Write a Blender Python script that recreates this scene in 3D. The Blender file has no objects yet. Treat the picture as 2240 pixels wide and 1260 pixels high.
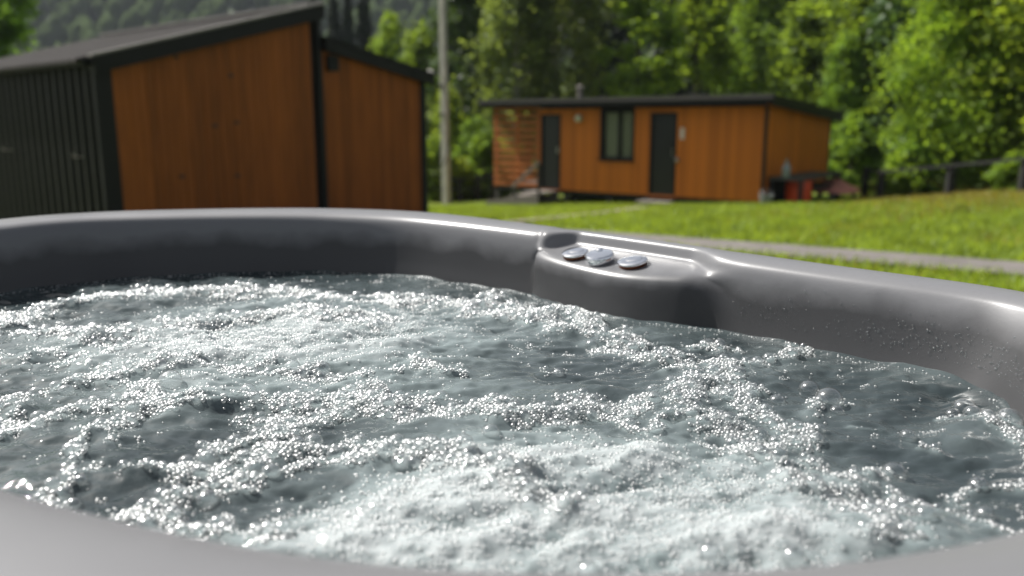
import bpy, math, random
import numpy as np
from mathutils import Vector

# ------------------------------------------------------------------ camera, sky, sun, exposure
scene = bpy.context.scene
COL = scene.collection
FPX, CX, CY, PITCH, CAMZ = 1805.0, 1120.0, 630.0, math.atan(362 / 1805.0), 1.60
SP, CP = math.sin(PITCH), math.cos(PITCH)
cam_d = bpy.data.cameras.new("camera")
cam = bpy.data.objects.new("camera", cam_d)
COL.objects.link(cam)
cam.location = (0, 0, CAMZ)
cam.rotation_euler = (math.pi / 2 - PITCH, 0, 0)
cam_d.sensor_width = 36.0
cam_d.lens = FPX / 2240 * 36.0
cam_d.clip_start, cam_d.clip_end = 0.02, 6000
cam_d.dof.use_dof = True
cam_d.dof.focus_distance = 1.22
cam_d.dof.aperture_fstop = 2.75
scene.camera = cam

SUN_EL = math.radians(50)
SUN_AZ = Vector((-0.87, 0.49, 0)).normalized()          # the sun stands to the left, slightly ahead
world = bpy.data.worlds.new("World")
scene.world = world
world.use_nodes = True
wn, wl = world.node_tree.nodes, world.node_tree.links
wn.clear()
w_out = wn.new("ShaderNodeOutputWorld")
w_bg = wn.new("ShaderNodeBackground")
w_sky = wn.new("ShaderNodeTexSky")
w_sky.sky_type = 'NISHITA'
w_sky.sun_disc = False
w_sky.sun_elevation = SUN_EL
w_sky.sun_rotation = math.atan2(SUN_AZ.x, SUN_AZ.y)
w_sky.air_density, w_sky.dust_density, w_sky.ozone_density = 1.0, 4.0, 1.0
w_hs = wn.new("ShaderNodeHueSaturation")
w_hs.inputs["Saturation"].default_value = 0.42
# an even layer of thin broken cloud over the whole sky
w_tc = wn.new("ShaderNodeTexCoord")
w_nz = wn.new("ShaderNodeTexNoise")
w_nz.inputs["Scale"].default_value = 3.2
w_nz.inputs["Detail"].default_value = 7
w_rp = wn.new("ShaderNodeValToRGB")
w_rp.color_ramp.elements[0].position, w_rp.color_ramp.elements[1].position = 0.42, 0.62
w_mx = wn.new("ShaderNodeMix")
w_mx.data_type = 'RGBA'
w_cl = wn.new("ShaderNodeVectorMath")       # thin cloud: the sky behind it, brighter and whiter
w_cl.operation = 'MULTIPLY_ADD'
w_cl.inputs[1].default_value = (1.45, 1.45, 1.45)
w_cl.inputs[2].default_value = (1.0, 1.02, 1.08)
wl.new(w_hs.outputs["Color"], w_cl.inputs[0])
wl.new(w_cl.outputs["Vector"], w_mx.inputs["B"])
wl.new(w_tc.outputs["Generated"], w_nz.inputs["Vector"])
wl.new(w_nz.outputs["Fac"], w_rp.inputs["Fac"])
wl.new(w_rp.outputs["Color"], w_mx.inputs["Factor"])
wl.new(w_sky.outputs["Color"], w_hs.inputs["Color"])
wl.new(w_hs.outputs["Color"], w_mx.inputs["A"])
wl.new(w_mx.outputs["Result"], w_bg.inputs["Color"])
wl.new(w_bg.outputs["Background"], w_out.inputs["Surface"])
w_bg.inputs["Strength"].default_value = 0.05

sun_d = bpy.data.lights.new("sun", 'SUN')
sun_d.energy, sun_d.angle, sun_d.color = 5.0, math.radians(0.53), (1.0, 0.97, 0.925)
sun = bpy.data.objects.new("sun", sun_d)
COL.objects.link(sun)
sun_dir = Vector((SUN_AZ.x * math.cos(SUN_EL), SUN_AZ.y * math.cos(SUN_EL), math.sin(SUN_EL)))
sun.rotation_euler = sun_dir.to_track_quat('Z', 'Y').to_euler()
sun.location = (-6, 3, 9)

vs = scene.view_settings
vs.view_transform, vs.look, vs.exposure, vs.gamma = 'Standard', 'None', 0.72, 1.0
vs.use_curve_mapping = False
cy = scene.cycles
cy.use_denoising = True
cy.max_bounces, cy.diffuse_bounces, cy.glossy_bounces, cy.transmission_bounces = 8, 3, 4, 4
cy.transparent_max_bounces = 24
cy.volume_bounces = 0
cy.caustics_reflective = cy.caustics_refractive = False
cy.sample_clamp_indirect = 6.0
cy.use_adaptive_sampling = True

RNG = np.random.default_rng(7)
random.seed(7)

# ------------------------------------------------------------------ helpers
def ray(px, py):
    x, y = (px - CX) / FPX, (py - CY) / FPX
    return np.array([x, CP - y * SP, -SP - y * CP])

def on_z(px, py, z):                      # where the sight line of a photo point meets a level plane
    d = ray(px, py)
    t = (z - CAMZ) / d[2]
    return np.array([d[0] * t, d[1] * t, z])

def at_depth(px, py, Y):
    d = ray(px, py)
    t = Y / d[1]
    return np.array([d[0] * t, Y, CAMZ + d[2] * t])

def np_mesh(name, verts, faces, mat=None, smooth=False):
    verts = np.asarray(verts, np.float32)
    me = bpy.data.meshes.new(name)
    if isinstance(faces, np.ndarray):
        n, k = faces.shape
        me.vertices.add(len(verts)); me.vertices.foreach_set("co", verts.ravel())
        me.loops.add(n * k); me.loops.foreach_set("vertex_index", faces.astype(np.int32).ravel())
        me.polygons.add(n); me.polygons.foreach_set("loop_start", np.arange(0, n * k, k, dtype=np.int32))
        me.update(calc_edges=True)
    else:
        me.from_pydata([tuple(map(float, v)) for v in verts], [], faces)
    if smooth:
        me.polygons.foreach_set("use_smooth", np.ones(len(me.polygons), bool))
    if mat: me.materials.append(mat)
    me.update()
    return me

def link(name, me, parent=None, loc=(0, 0, 0), rz=0.0, scale=None):
    o = bpy.data.objects.new(name, me)
    COL.objects.link(o)
    o.location = [float(c) for c in loc]
    o.rotation_euler = (0, 0, rz)
    if scale is not None: o.scale = [float(c) for c in scale]
    if parent: o.parent = parent
    return o

def tag(o, label=None, cat=None, group=None, kind=None):
    if label: o["label"] = label
    if cat: o["category"] = cat
    if group: o["group"] = group
    if kind: o["kind"] = kind
    return o

def empty(name, loc, rz=0.0):
    o = bpy.data.objects.new(name, None)
    COL.objects.link(o)
    o.location = [float(c) for c in loc]
    o.rotation_euler = (0, 0, rz)
    o.empty_display_size = 0.2
    return o

CUBE_V = np.array([(x, y, z) for x in (-.5, .5) for y in (-.5, .5) for z in (-.5, .5)])
CUBE_F = [(0, 1, 3, 2), (4, 6, 7, 5), (0, 4, 5, 1), (2, 3, 7, 6), (0, 2, 6, 4), (1, 5, 7, 3)]
_cubes = {}
def box(name, parent, x, y, z, mat, rot=None):
    if mat.name not in _cubes:
        _cubes[mat.name] = np_mesh("block_" + mat.name, CUBE_V, CUBE_F, mat)
    o = link(name, _cubes[mat.name], parent, ((x[0] + x[1]) / 2, (y[0] + y[1]) / 2, (z[0] + z[1]) / 2),
             0, (abs(x[1] - x[0]), abs(y[1] - y[0]), abs(z[1] - z[0])))
    if rot: o.rotation_euler = rot
    return o

def hexa(name, parent, pts, mat):         # eight corners, ordered as CUBE_V
    return link(name, np_mesh(name, pts, CUBE_F, mat), parent)

def tube_mesh(name, pts, radii, mat, n=10, caps=True):
    pts = [Vector(p) for p in pts]
    V, F = [], []
    for i, p in enumerate(pts):
        d = (pts[min(i + 1, len(pts) - 1)] - pts[max(i - 1, 0)]).normalized()
        a = d.orthogonal().normalized() if i == 0 else (a - d * a.dot(d)).normalized()
        b = d.cross(a)
        for k in range(n):
            t = 2 * math.pi * k / n
            V.append(p + (a * math.cos(t) + b * math.sin(t)) * radii[i])
    for i in range(len(pts) - 1):
        for k in range(n):
            F.append((i * n + k, i * n + (k + 1) % n, (i + 1) * n + (k + 1) % n, (i + 1) * n + k))
    if caps:
        F.append(tuple(range(n - 1, -1, -1)))
        F.append(tuple(range((len(pts) - 1) * n, len(pts) * n)))
    return np_mesh(name, np.array([tuple(v) for v in V]), F, mat, True)

def lathe_mesh(name, prof, mat, n=40):
    V, F = [], []
    for r, z in prof:
        for k in range(n):
            t = 2 * math.pi * k / n
            V.append((r * math.cos(t), r * math.sin(t), z))
    for i in range(len(prof) - 1):
        for k in range(n):
            F.append((i * n + k, i * n + (k + 1) % n, (i + 1) * n + (k + 1) % n, (i + 1) * n + k))
    F.append(tuple(range(n - 1, -1, -1)))
    F.append(tuple(range((len(prof) - 1) * n, len(prof) * n)))
    me = np_mesh(name, np.array(V), F, mat, True)
    me.set_sharp_from_angle(angle=math.radians(38))
    return me

# ------------------------------------------------------------------ materials
def new_mat(name):
    m = bpy.data.materials.new(name)
    m.use_nodes = True
    return m, m.node_tree.nodes, m.node_tree.links

def pmat(name, col, rough=0.5, metal=0.0, noise=None, bump=None, coat=0.0, stretch=(1, 1, 1), spec=0.5, island=0.0):
    """plain principled material; noise = (scale, amount) varies the colour, bump = (scale, strength)"""
    m, n, l = new_mat(name)
    b = n["Principled BSDF"]
    b.inputs["Base Color"].default_value = (*col, 1)
    b.inputs["Roughness"].default_value = rough
    b.inputs["Metallic"].default_value = metal
    b.inputs["Coat Weight"].default_value = coat
    b.inputs["Specular IOR Level"].default_value = spec
    tc = n.new("ShaderNodeTexCoord")
    mp = n.new("ShaderNodeMapping")
    mp.inputs["Scale"].default_value = stretch
    l.new(tc.outputs["Object"], mp.inputs["Vector"])
    src = None
    if noise:
        t = n.new("ShaderNodeTexNoise")
        t.inputs["Scale"].default_value = noise[0]
        t.inputs["Detail"].default_value = 5
        l.new(mp.outputs["Vector"], t.inputs["Vector"])
        mr = n.new("ShaderNodeMapRange")
        mr.inputs["From Min"].default_value, mr.inputs["From Max"].default_value = 0.25, 0.75
        mr.inputs["To Min"].default_value, mr.inputs["To Max"].default_value = 1 - noise[1], 1 + noise[1]
        l.new(t.outputs["Fac"], mr.inputs["Value"])
        src = mr.outputs["Result"]
    if island:
        oi = n.new("ShaderNodeObjectInfo")
        m2 = n.new("ShaderNodeMapRange")
        m2.inputs["To Min"].default_value, m2.inputs["To Max"].default_value = 1 - island, 1 + island
        l.new(oi.outputs["Random"], m2.inputs["Value"])
        if src:
            mm = n.new("ShaderNodeMath"); mm.operation = 'MULTIPLY'
            l.new(src, mm.inputs[0]); l.new(m2.outputs["Result"], mm.inputs[1]); src = mm.outputs[0]
        else:
            src = m2.outputs["Result"]
    if src:
        hs = n.new("ShaderNodeHueSaturation")
        hs.inputs["Color"].default_value = (*col, 1)
        l.new(src, hs.inputs["Value"])
        l.new(hs.outputs["Color"], b.inputs["Base Color"])
    if bump:
        t = n.new("ShaderNodeTexNoise")
        t.inputs["Scale"].default_value = bump[0]
        t.inputs["Detail"].default_value = 6
        l.new(mp.outputs["Vector"], t.inputs["Vector"])
        bp = n.new("ShaderNodeBump")
        bp.inputs["Strength"].default_value = bump[1]
        bp.inputs["Distance"].default_value = 0.01
        l.new(t.outputs["Fac"], bp.inputs["Height"])
        l.new(bp.outputs["Normal"], b.inputs["Normal"])
    return m

def leaf_mat(name, col, trans=0.55, var=0.35, spec=0.25):
    m, n, l = new_mat(name)
    out = n["Material Output"]
    n.remove(n["Principled BSDF"])
    tc = n.new("ShaderNodeTexCoord")
    nz = n.new("ShaderNodeTexNoise")
    nz.inputs["Scale"].default_value = 1.6
    nz.inputs["Detail"].default_value = 4
    l.new(tc.outputs["Object"], nz.inputs["Vector"])
    mr = n.new("ShaderNodeMapRange")
    mr.inputs["From Min"].default_value, mr.inputs["From Max"].default_value = 0.3, 0.7
    mr.inputs["To Min"].default_value, mr.inputs["To Max"].default_value = 1 - var, 1 + var
    l.new(nz.outputs["Fac"], mr.inputs["Value"])
    oi = n.new("ShaderNodeObjectInfo")
    m2 = n.new("ShaderNodeMapRange")
    m2.inputs["To Min"].default_value, m2.inputs["To Max"].default_value = 0.485, 0.512
    l.new(oi.outputs["Random"], m2.inputs["Value"])
    hs = n.new("ShaderNodeHueSaturation")
    hs.inputs["Color"].default_value = (*col, 1)
    l.new(mr.outputs["Result"], hs.inputs["Value"])
    l.new(m2.outputs["Result"], hs.inputs["Hue"])
    d = n.new("ShaderNodeBsdfPrincipled")
    d.inputs["Roughness"].default_value = 0.5
    d.inputs["Specular IOR Level"].default_value = spec
    t = n.new("ShaderNodeBsdfTranslucent")
    mul = n.new("ShaderNodeMix"); mul.data_type = 'RGBA'; mul.blend_type = 'MULTIPLY'
    mul.inputs["Factor"].default_value = 1
    mul.inputs["B"].default_value = (1.9, 1.75, 0.6, 1)
    l.new(hs.outputs["Color"], d.inputs["Base Color"])
    l.new(hs.outputs["Color"], mul.inputs["A"])
    l.new(mul.outputs["Result"], t.inputs["Color"])
    mx = n.new("ShaderNodeMixShader")
    mx.inputs["Fac"].default_value = trans
    l.new(d.outputs["BSDF"], mx.inputs[1]); l.new(t.outputs["BSDF"], mx.inputs[2])
    l.new(mx.outputs["Shader"], out.inputs["Surface"])
    return m

M = {}
M["cedar"] = pmat("cedar", (0.27, 0.076, 0.011), 0.65, noise=(2.2, 0.22), stretch=(5, 5, 0.6), island=0.18, spec=0.3)
M["cedar_pale"] = pmat("cedar_pale", (0.52, 0.150, 0.014), 0.62, noise=(2.2, 0.2), stretch=(5, 5, 0.6), island=0.16, spec=0.3)
M["slat"] = pmat("slat", (0.42, 0.125, 0.022), 0.65, noise=(3, 0.25), stretch=(.6, 4, 4), island=0.12)
M["knot"] = pmat("knot", (0.06, 0.022, 0.010), 0.7)
M["black_trim"] = pmat("black_trim", (0.0055, 0.0058, 0.006), 0.55, noise=(3, 0.2), spec=0.3)
M["corrugated"] = pmat("corrugated", (0.0045, 0.005, 0.0045), 0.55, noise=(1.4, 0.25), spec=0.25)
M["roof_grey"] = pmat("roof_grey", (0.060, 0.055, 0.052), 0.85, noise=(4, 0.2), spec=0.1)
M["roof_pale"] = pmat("roof_pale", (0.20, 0.188, 0.18), 0.7, noise=(4, 0.2), spec=0.2)
M["roof_dark"] = pmat("roof_dark", (0.035, 0.034, 0.036), 0.5, noise=(3, 0.2))
M["door_dark"] = pmat("door_dark", (0.016, 0.0175, 0.019), 0.4, noise=(2, 0.15))
M["backing"] = pmat("backing", (0.02, 0.014, 0.01), 0.8)
M["curtain"] = pmat("curtain", (0.36, 0.38, 0.26), 0.8, noise=(10, 0.25), stretch=(6, 1, .3))
M["steel"] = pmat("steel", (0.45, 0.45, 0.44), 0.3, metal=1.0)
M["lamp_glass"] = pmat("lamp_glass", (0.55, 0.55, 0.42), 0.25)
M["plate"] = pmat("plate", (0.6, 0.55, 0.5), 0.5)
M["weathered"] = pmat("weathered", (0.17, 0.15, 0.13), 0.75, noise=(5, 0.3), stretch=(1, 4, 4))
M["weathered_dark"] = pmat("weathered_dark", (0.05, 0.046, 0.042), 0.75, noise=(5, 0.3))
M["fence"] = pmat("fence", (0.012, 0.011, 0.010), 0.75, noise=(4, 0.3))
M["concrete"] = pmat("concrete", (0.46, 0.43, 0.39), 0.8, noise=(3, 0.2))
M["red_box"] = pmat("red_box", (0.62, 0.060, 0.005), 0.45, noise=(3, 0.15))
M["canvas_red"] = pmat("canvas_red", (0.42, 0.17, 0.13), 0.8, noise=(2, 0.35))
M["blue"] = pmat("blue", (0.08, 0.17, 0.22), 0.6)
M["bucket"] = pmat("bucket", (0.22, 0.23, 0.23), 0.45)
M["bottle"] = pmat("bottle", (0.22, 0.25, 0.26), 0.2)
M["bark"] = pmat("bark", (0.06, 0.045, 0.035), 0.85, noise=(6, 0.3))
M["bark_birch"] = pmat("bark_birch", (0.42, 0.40, 0.36), 0.75, noise=(6, 0.4), stretch=(1, 1, 3))
M["leaf_light"] = leaf_mat("leaf_light", (0.177, 0.254, 0.044))
M["leaf_mid"] = leaf_mat("leaf_mid", (0.124, 0.204, 0.042))
M["leaf_grey"] = leaf_mat("leaf_grey", (0.141, 0.191, 0.078))
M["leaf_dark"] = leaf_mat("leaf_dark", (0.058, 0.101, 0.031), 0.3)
M["needle"] = leaf_mat("needle", (0.018, 0.030, 0.013), 0.12)
M["far_leaf"] = leaf_mat("far_leaf", (0.045, 0.066, 0.026), 0.1, 0.45, 0.0)
M["grass"] = leaf_mat("grass", (0.195, 0.262, 0.046), 0.45, 0.3)
M["grass_dry"] = leaf_mat("grass_dry", (0.22, 0.19, 0.05), 0.4, 0.3)
M["chrome"] = pmat("chrome", (0.86, 0.87, 0.89), 0.09, metal=1.0)
M["copper"] = pmat("copper", (0.16, 0.055, 0.025), 0.35, metal=0.7)

# moulded grey acrylic of the tub
def acrylic():
    m, n, l = new_mat("grey_acrylic")
    b = n["Principled BSDF"]
    b.inputs["Specular IOR Level"].default_value = 0.3
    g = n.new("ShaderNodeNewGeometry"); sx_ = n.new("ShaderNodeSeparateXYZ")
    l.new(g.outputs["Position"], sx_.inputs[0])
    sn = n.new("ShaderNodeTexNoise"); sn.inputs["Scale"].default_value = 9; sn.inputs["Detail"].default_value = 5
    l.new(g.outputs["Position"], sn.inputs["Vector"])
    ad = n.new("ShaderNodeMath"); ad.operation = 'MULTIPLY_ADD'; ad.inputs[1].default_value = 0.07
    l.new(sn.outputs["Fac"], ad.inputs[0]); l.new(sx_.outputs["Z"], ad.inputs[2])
    wr = n.new("ShaderNodeMapRange")                 # dark below: splash-wet band plus painted-in wall shade; pale above: painted rim brightness
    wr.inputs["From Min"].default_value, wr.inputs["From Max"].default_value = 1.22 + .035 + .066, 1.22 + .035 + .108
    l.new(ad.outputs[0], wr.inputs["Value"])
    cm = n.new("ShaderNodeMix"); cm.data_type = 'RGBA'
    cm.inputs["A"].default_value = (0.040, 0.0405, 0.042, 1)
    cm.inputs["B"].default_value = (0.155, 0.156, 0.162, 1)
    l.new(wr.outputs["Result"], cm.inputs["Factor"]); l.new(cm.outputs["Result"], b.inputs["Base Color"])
    b.inputs["Coat Weight"].default_value = 0.3
    b.inputs["Coat Roughness"].default_value = 0.22
    tc = n.new("ShaderNodeTexCoord")
    a = n.new("ShaderNodeTexNoise"); a.inputs["Scale"].default_value = 5; a.inputs["Detail"].default_value = 6
    l.new(tc.outputs["Object"], a.inputs["Vector"])
    r = n.new("ShaderNodeMapRange")
    r.inputs["From Min"].default_value, r.inputs["From Max"].default_value = 0.3, 0.7
    r.inputs["To Min"].default_value, r.inputs["To Max"].default_value = 0.34, 0.48
    l.new(a.outputs["Fac"], r.inputs["Value"]); l.new(r.outputs["Result"], b.inputs["Roughness"])
    c = n.new("ShaderNodeTexNoise"); c.inputs["Scale"].default_value = 260; c.inputs["Detail"].default_value = 2
    l.new(tc.outputs["Object"], c.inputs["Vector"])
    bp = n.new("ShaderNodeBump"); bp.inputs["Strength"].default_value = 0.05; bp.inputs["Distance"].default_value = 0.002
    l.new(c.outputs["Fac"], bp.inputs["Height"]); l.new(bp.outputs["Normal"], b.inputs["Normal"])
    return m
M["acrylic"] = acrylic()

def water_mat():
    m, n, l = new_mat("bubbling_water")
    b = n["Principled BSDF"]
    at = n.new("ShaderNodeAttribute"); at.attribute_name = "air"
    rp = n.new("ShaderNodeValToRGB")
    e = rp.color_ramp.elements
    e[0].position, e[0].color = 0.0, (0.030, 0.040, 0.043, 1)
    e[1].position, e[1].color = 1.0, (0.37, 0.400, 0.402, 1)
    k = e.new(0.4); k.color = (0.17, 0.205, 0.207, 1)
    l.new(at.outputs["Fac"], rp.inputs["Fac"])
    l.new(rp.outputs["Color"], b.inputs["Base Color"])
    b.inputs["Roughness"].default_value = 0.03
    ms = n.new("ShaderNodeMath"); ms.operation = 'MULTIPLY'; ms.inputs[1].default_value = 0.6
    l.new(at.outputs["Fac"], ms.inputs[0]); l.new(ms.outputs[0], b.inputs["Subsurface Weight"])
    b.inputs["Subsurface Radius"].default_value = (0.9, 1.0, 1.0)
    b.inputs["Subsurface Scale"].default_value = 0.018
    b.inputs["IOR"].default_value = 1.34
    tc = n.new("ShaderNodeTexCoord")
    a = n.new("ShaderNodeTexNoise"); a.inputs["Scale"].default_value = 75; a.inputs["Detail"].default_value = 3
    l.new(tc.outputs["Object"], a.inputs["Vector"])
    bp = n.new("ShaderNodeBump"); bp.inputs["Strength"].default_value = 0.45; bp.inputs["Distance"].default_value = 0.0022
    l.new(a.outputs["Fac"], bp.inputs["Height"]); l.new(bp.outputs["Normal"], b.inputs["Normal"])
    return m
M["water"] = water_mat()

def bubble_mat(name, white, film, rough=0.08, top=0.75, power=2.6):
    m, n, l = new_mat(name)
    out = n["Material Output"]
    n.remove(n["Principled BSDF"])
    tr = n.new("ShaderNodeBsdfTransparent"); tr.inputs["Color"].default_value = (0.97, 0.985, 0.985, 1)
    gl = n.new("ShaderNodeBsdfGlossy"); gl.inputs["Roughness"].default_value = rough
    df = n.new("ShaderNodeBsdfTranslucent"); df.inputs["Color"].default_value = (0.86, 0.89, 0.89, 1)
    lw = n.new("ShaderNodeLayerWeight"); lw.inputs["Blend"].default_value = 0.5
    pw = n.new("ShaderNodeMath"); pw.operation = 'POWER'; pw.inputs[1].default_value = power
    mr = n.new("ShaderNodeMapRange")
    mr.inputs["To Min"].default_value, mr.inputs["To Max"].default_value = film, top
    l.new(lw.outputs["Facing"], pw.inputs[0]); l.new(pw.outputs[0], mr.inputs["Value"])
    m1 = n.new("ShaderNodeMixShader"); m1.inputs["Fac"].default_value = white
    l.new(tr.outputs["BSDF"], m1.inputs[1]); l.new(df.outputs["BSDF"], m1.inputs[2])
    m2 = n.new("ShaderNodeMixShader")
    l.new(mr.outputs["Result"], m2.inputs["Fac"])
    l.new(m1.outputs["Shader"], m2.inputs[1]); l.new(gl.outputs["BSDF"], m2.inputs[2])
    l.new(m2.outputs["Shader"], out.inputs["Surface"])
    return m
M["foam"] = bubble_mat("foam_film", 0.30, 0.18, 0.40, 0.85, 1.6)
M["bubble"] = bubble_mat("bubble_film", 0.07, 0.10, 0.14, 0.9, 2.0)
M["drop"] = bubble_mat("water_drop", 0.0, 0.05)
M["glass"] = bubble_mat("window_glass", 0.0, 0.08)

# ------------------------------------------------------------------ ground
def tps_fit(P):
    P = np.array(P, float)
    xy, z = P[:, :2], P[:, 2]
    r = np.linalg.norm(xy[:, None] - xy[None], axis=2)
    K = np.where(r > 0, r * r * np.log(r + 1e-9), 0) + 3.0 * np.eye(len(P))
    A = np.c_[np.ones(len(P)), xy]
    L = np.block([[K, A], [A.T, np.zeros((3, 3))]])
    s = np.linalg.solve(L, np.r_[z, 0, 0, 0])
    return xy, s
GP = [at_depth(2240, 575, 9.4), at_depth(1480, 522, 11.8), at_depth(1667, 442, 19.6), at_depth(1090, 441, 24.6),
      at_depth(965, 441, 26), at_depth(1925, 440, 21.5), at_depth(2075, 429, 20), at_depth(2240, 417, 18.5),
      (0, 1, 0.0), (-6, 10, -.1), (-12, 26, -.7), (18, 8, .2), (-10, 0, 0), (14, 0, .1), (-12, 12, -.1), (12, 30, -.2), (0, 32, -.7)]
GP = [(a, b, c - (.09 if 15 < b < 27 else 0)) for a, b, c in GP]
_txy, _ts = tps_fit(GP)
def ground_z(x, y):
    x, y = np.asarray(x, float), np.asarray(y, float)
    xc, yc = np.clip(x, -14, 20), np.clip(y, -3, 33)
    z = _ts[-3] + _ts[-2] * xc + _ts[-1] * yc
    for (a, b), w in zip(_txy, _ts[:-3]):
        r2 = (xc - a) ** 2 + (yc - b) ** 2
        z = z + w * 0.5 * r2 * np.log(r2 + 1e-9)
    return z + 0.10 * np.clip(y - 34, 0, 60)
def gz(x, y): return float(ground_z(x, y))

def ground_mat():
    m, n, l = new_mat("lawn_soil")
    b = n["Principled BSDF"]
    b.inputs["Roughness"].default_value = 0.9
    b.inputs["Specular IOR Level"].default_value = 0.1
    tc = n.new("ShaderNodeTexCoord")
    a = n.new("ShaderNodeTexNoise"); a.inputs["Scale"].default_value = 0.55; a.inputs["Detail"].default_value = 8
    l.new(tc.outputs["Object"], a.inputs["Vector"])
    rp = n.new("ShaderNodeValToRGB")
    e = rp.color_ramp.elements
    e[0].position, e[0].color = 0.35, (0.065, 0.105, 0.014, 1)
    e[1].position, e[1].color = 0.68, (0.150, 0.165, 0.030, 1)
    l.new(a.outputs["Fac"], rp.inputs["Fac"]); l.new(rp.outputs["Color"], b.inputs["Base Color"])
    return m
def warp(n, c, near, far):
    t = np.linspace(-1, 1, n)
    return c + near * t + np.sign(t) * far * np.abs(t) ** 9
gx, gy = warp(181, 3, 36, 1500), warp(181, 18, 36, 1500)
GX, GY = np.meshgrid(gx, gy)
gV = np.c_[GX.ravel(), GY.ravel(), ground_z(GX.ravel(), GY.ravel())]
idx = np.arange(181 * 181).reshape(181, 181)
gF = np.stack([idx[:-1, :-1], idx[:-1, 1:], idx[1:, 1:], idx[1:, :-1]], -1).reshape(-1, 4)
ground = tag(link("ground", np_mesh("ground", gV, gF, ground_mat(), True)), "green lawn and meadow ground sloping to the wood", kind="structure")

def strip(name, pts, width, mat, lift, label):
    pts = np.array(pts, float)
    t = np.linspace(0, len(pts) - 1, 90)
    cx, cyy = np.interp(t, range(len(pts)), pts[:, 0]), np.interp(t, range(len(pts)), pts[:, 1])
    k = np.ones(13) / 13
    cx, cyy = [np.convolve(np.pad(c, 6, mode='edge'), k, 'valid') for c in (cx, cyy)]
    tx, ty = np.gradient(cx), np.gradient(cyy)
    ln = np.hypot(tx, ty); nx, ny = -ty / ln, tx / ln
    V, F = [], []
    rows = np.linspace(-.5, .5, 7)
    for i in range(90):
        jag = [RNG.normal(0, .02) for _ in range(2)]
        for j, r in enumerate(rows):
            w = width * r + (jag[0] if j == 0 else jag[1] if j == 6 else 0)
            x, y = cx[i] + nx[i] * w, cyy[i] + ny[i] * w
            V.append((x, y, gz(x, y) + lift))
    for i in range(89):
        for j in range(6):
            a = i * 7 + j
            F.append((a, a + 1, a + 8, a + 7))
    return tag(link(name, np_mesh(name, np.array(V), F, mat, True)), label, kind="structure"), (cx, cyy)
M["asphalt"] = pmat("asphalt", (0.135, 0.122, 0.112), 0.85, noise=(2.5, 0.2), bump=(60, 0.4))
M["gravel"] = pmat("gravel", (0.25, 0.215, 0.17), 0.9, noise=(6, 0.3), bump=(40, 0.5))
a1, a2 = on_z(2240, 592, .03)[:2], on_z(1500, 537, -.03)[:2]
dv = (a2 - a1)
path, PATHC = strip("path", [a1 - dv * 1.6, a1 - dv * .6, a1, a2, a2 + dv * .8 + (0, .6), a2 + dv * 2], 0.95, M["asphalt"], 0.045, "narrow grey asphalt path crossing the lawn beyond the tub")
g1 = at_depth(1430, 443, 20.4)[:2]; g2 = at_depth(1340, 457, 17.6)[:2]; g3 = at_depth(1180, 466, 15.6)[:2]; g4 = at_depth(1080, 474, 14.4)[:2]
path2, PATH2C = strip("path", [g1, g2, g3, g4], 0.55, M["gravel"], 0.05, "worn pale track from the cabin door into the lawn")

# lawn grass: uncountable blades
def blades(n, xr, yr, mat, hmin, hmax, name, label, dens=None):
    x, y = RNG.uniform(*xr, n), RNG.uniform(*yr, n)
    keep = (x > -0.56 * y - 3) & (x < 0.72 * y + 3)
    for (cx_, cy_), w in (((PATHC), .44), ((PATH2C), .2)):
        d = np.full(n, 9.0)
        for a, b in zip(cx_[::2], cy_[::2]):
            d = np.minimum(d, np.hypot(x - a, y - b))
        keep &= d > w + RNG.uniform(-.04, .06, n)
    # nothing grows under the tub or inside the buildings
    keep &= ~((np.abs(x) < 2.2) & (y < 3.0))
    if dens is not None: keep &= dens(x, y) > RNG.uniform(0, 1, n)
    x, y = x[keep], y[keep]; n = len(x)
    z = ground_z(x, y)
    h = RNG.uniform(hmin, hmax, n); w = RNG.uniform(.006, .016, n)
    a = RNG.uniform(0, 2 * np.pi, n); lean = RNG.normal(0, .45, (n, 2)) * h[:, None]
    dx, dy = np.cos(a) * w, np.sin(a) * w
    V = np.stack([np.c_[x - dx, y - dy, z - .01], np.c_[x + dx, y + dy, z - .01],
                  np.c_[x + lean[:, 0] + dx * .25, y + lean[:, 1] + dy * .25, z + h],
                  np.c_[x + lean[:, 0] - dx * .25, y + lean[:, 1] - dy * .25, z + h]], 1).reshape(-1, 3)
    F = np.arange(4 * n).reshape(n, 4)
    return tag(link(name, np_mesh(name, V, F, mat)), label, "grass", kind="stuff")
blades(400000, (-8, 20), (-1, 24), M["grass"], .05, .13, "lawn_grass", "short bright green lawn grass around path and cabin")
blades(60000, (2, 20), (14, 26), M["grass_dry"], .07, .2, "meadow_grass", "straw yellow meadow grass along the fence",
       lambda x, y: np.clip((x - .38 * y + .2) / 3.0, 0, 1) * np.clip((y - 13) / 5, 0, 1))

blades(70000, (-6, 18), (6, 22), M["grass_dry"], .05, .11, "dry_grass", "patches of paler dry grass through the lawn",
       lambda x, y: np.clip(np.sin(x * 1.3 + 2 * np.sin(y * .7)) * np.sin(y * 1.1 + 1.5 * np.sin(x * .6)) * 1.3 - .35, 0, .8))

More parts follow.
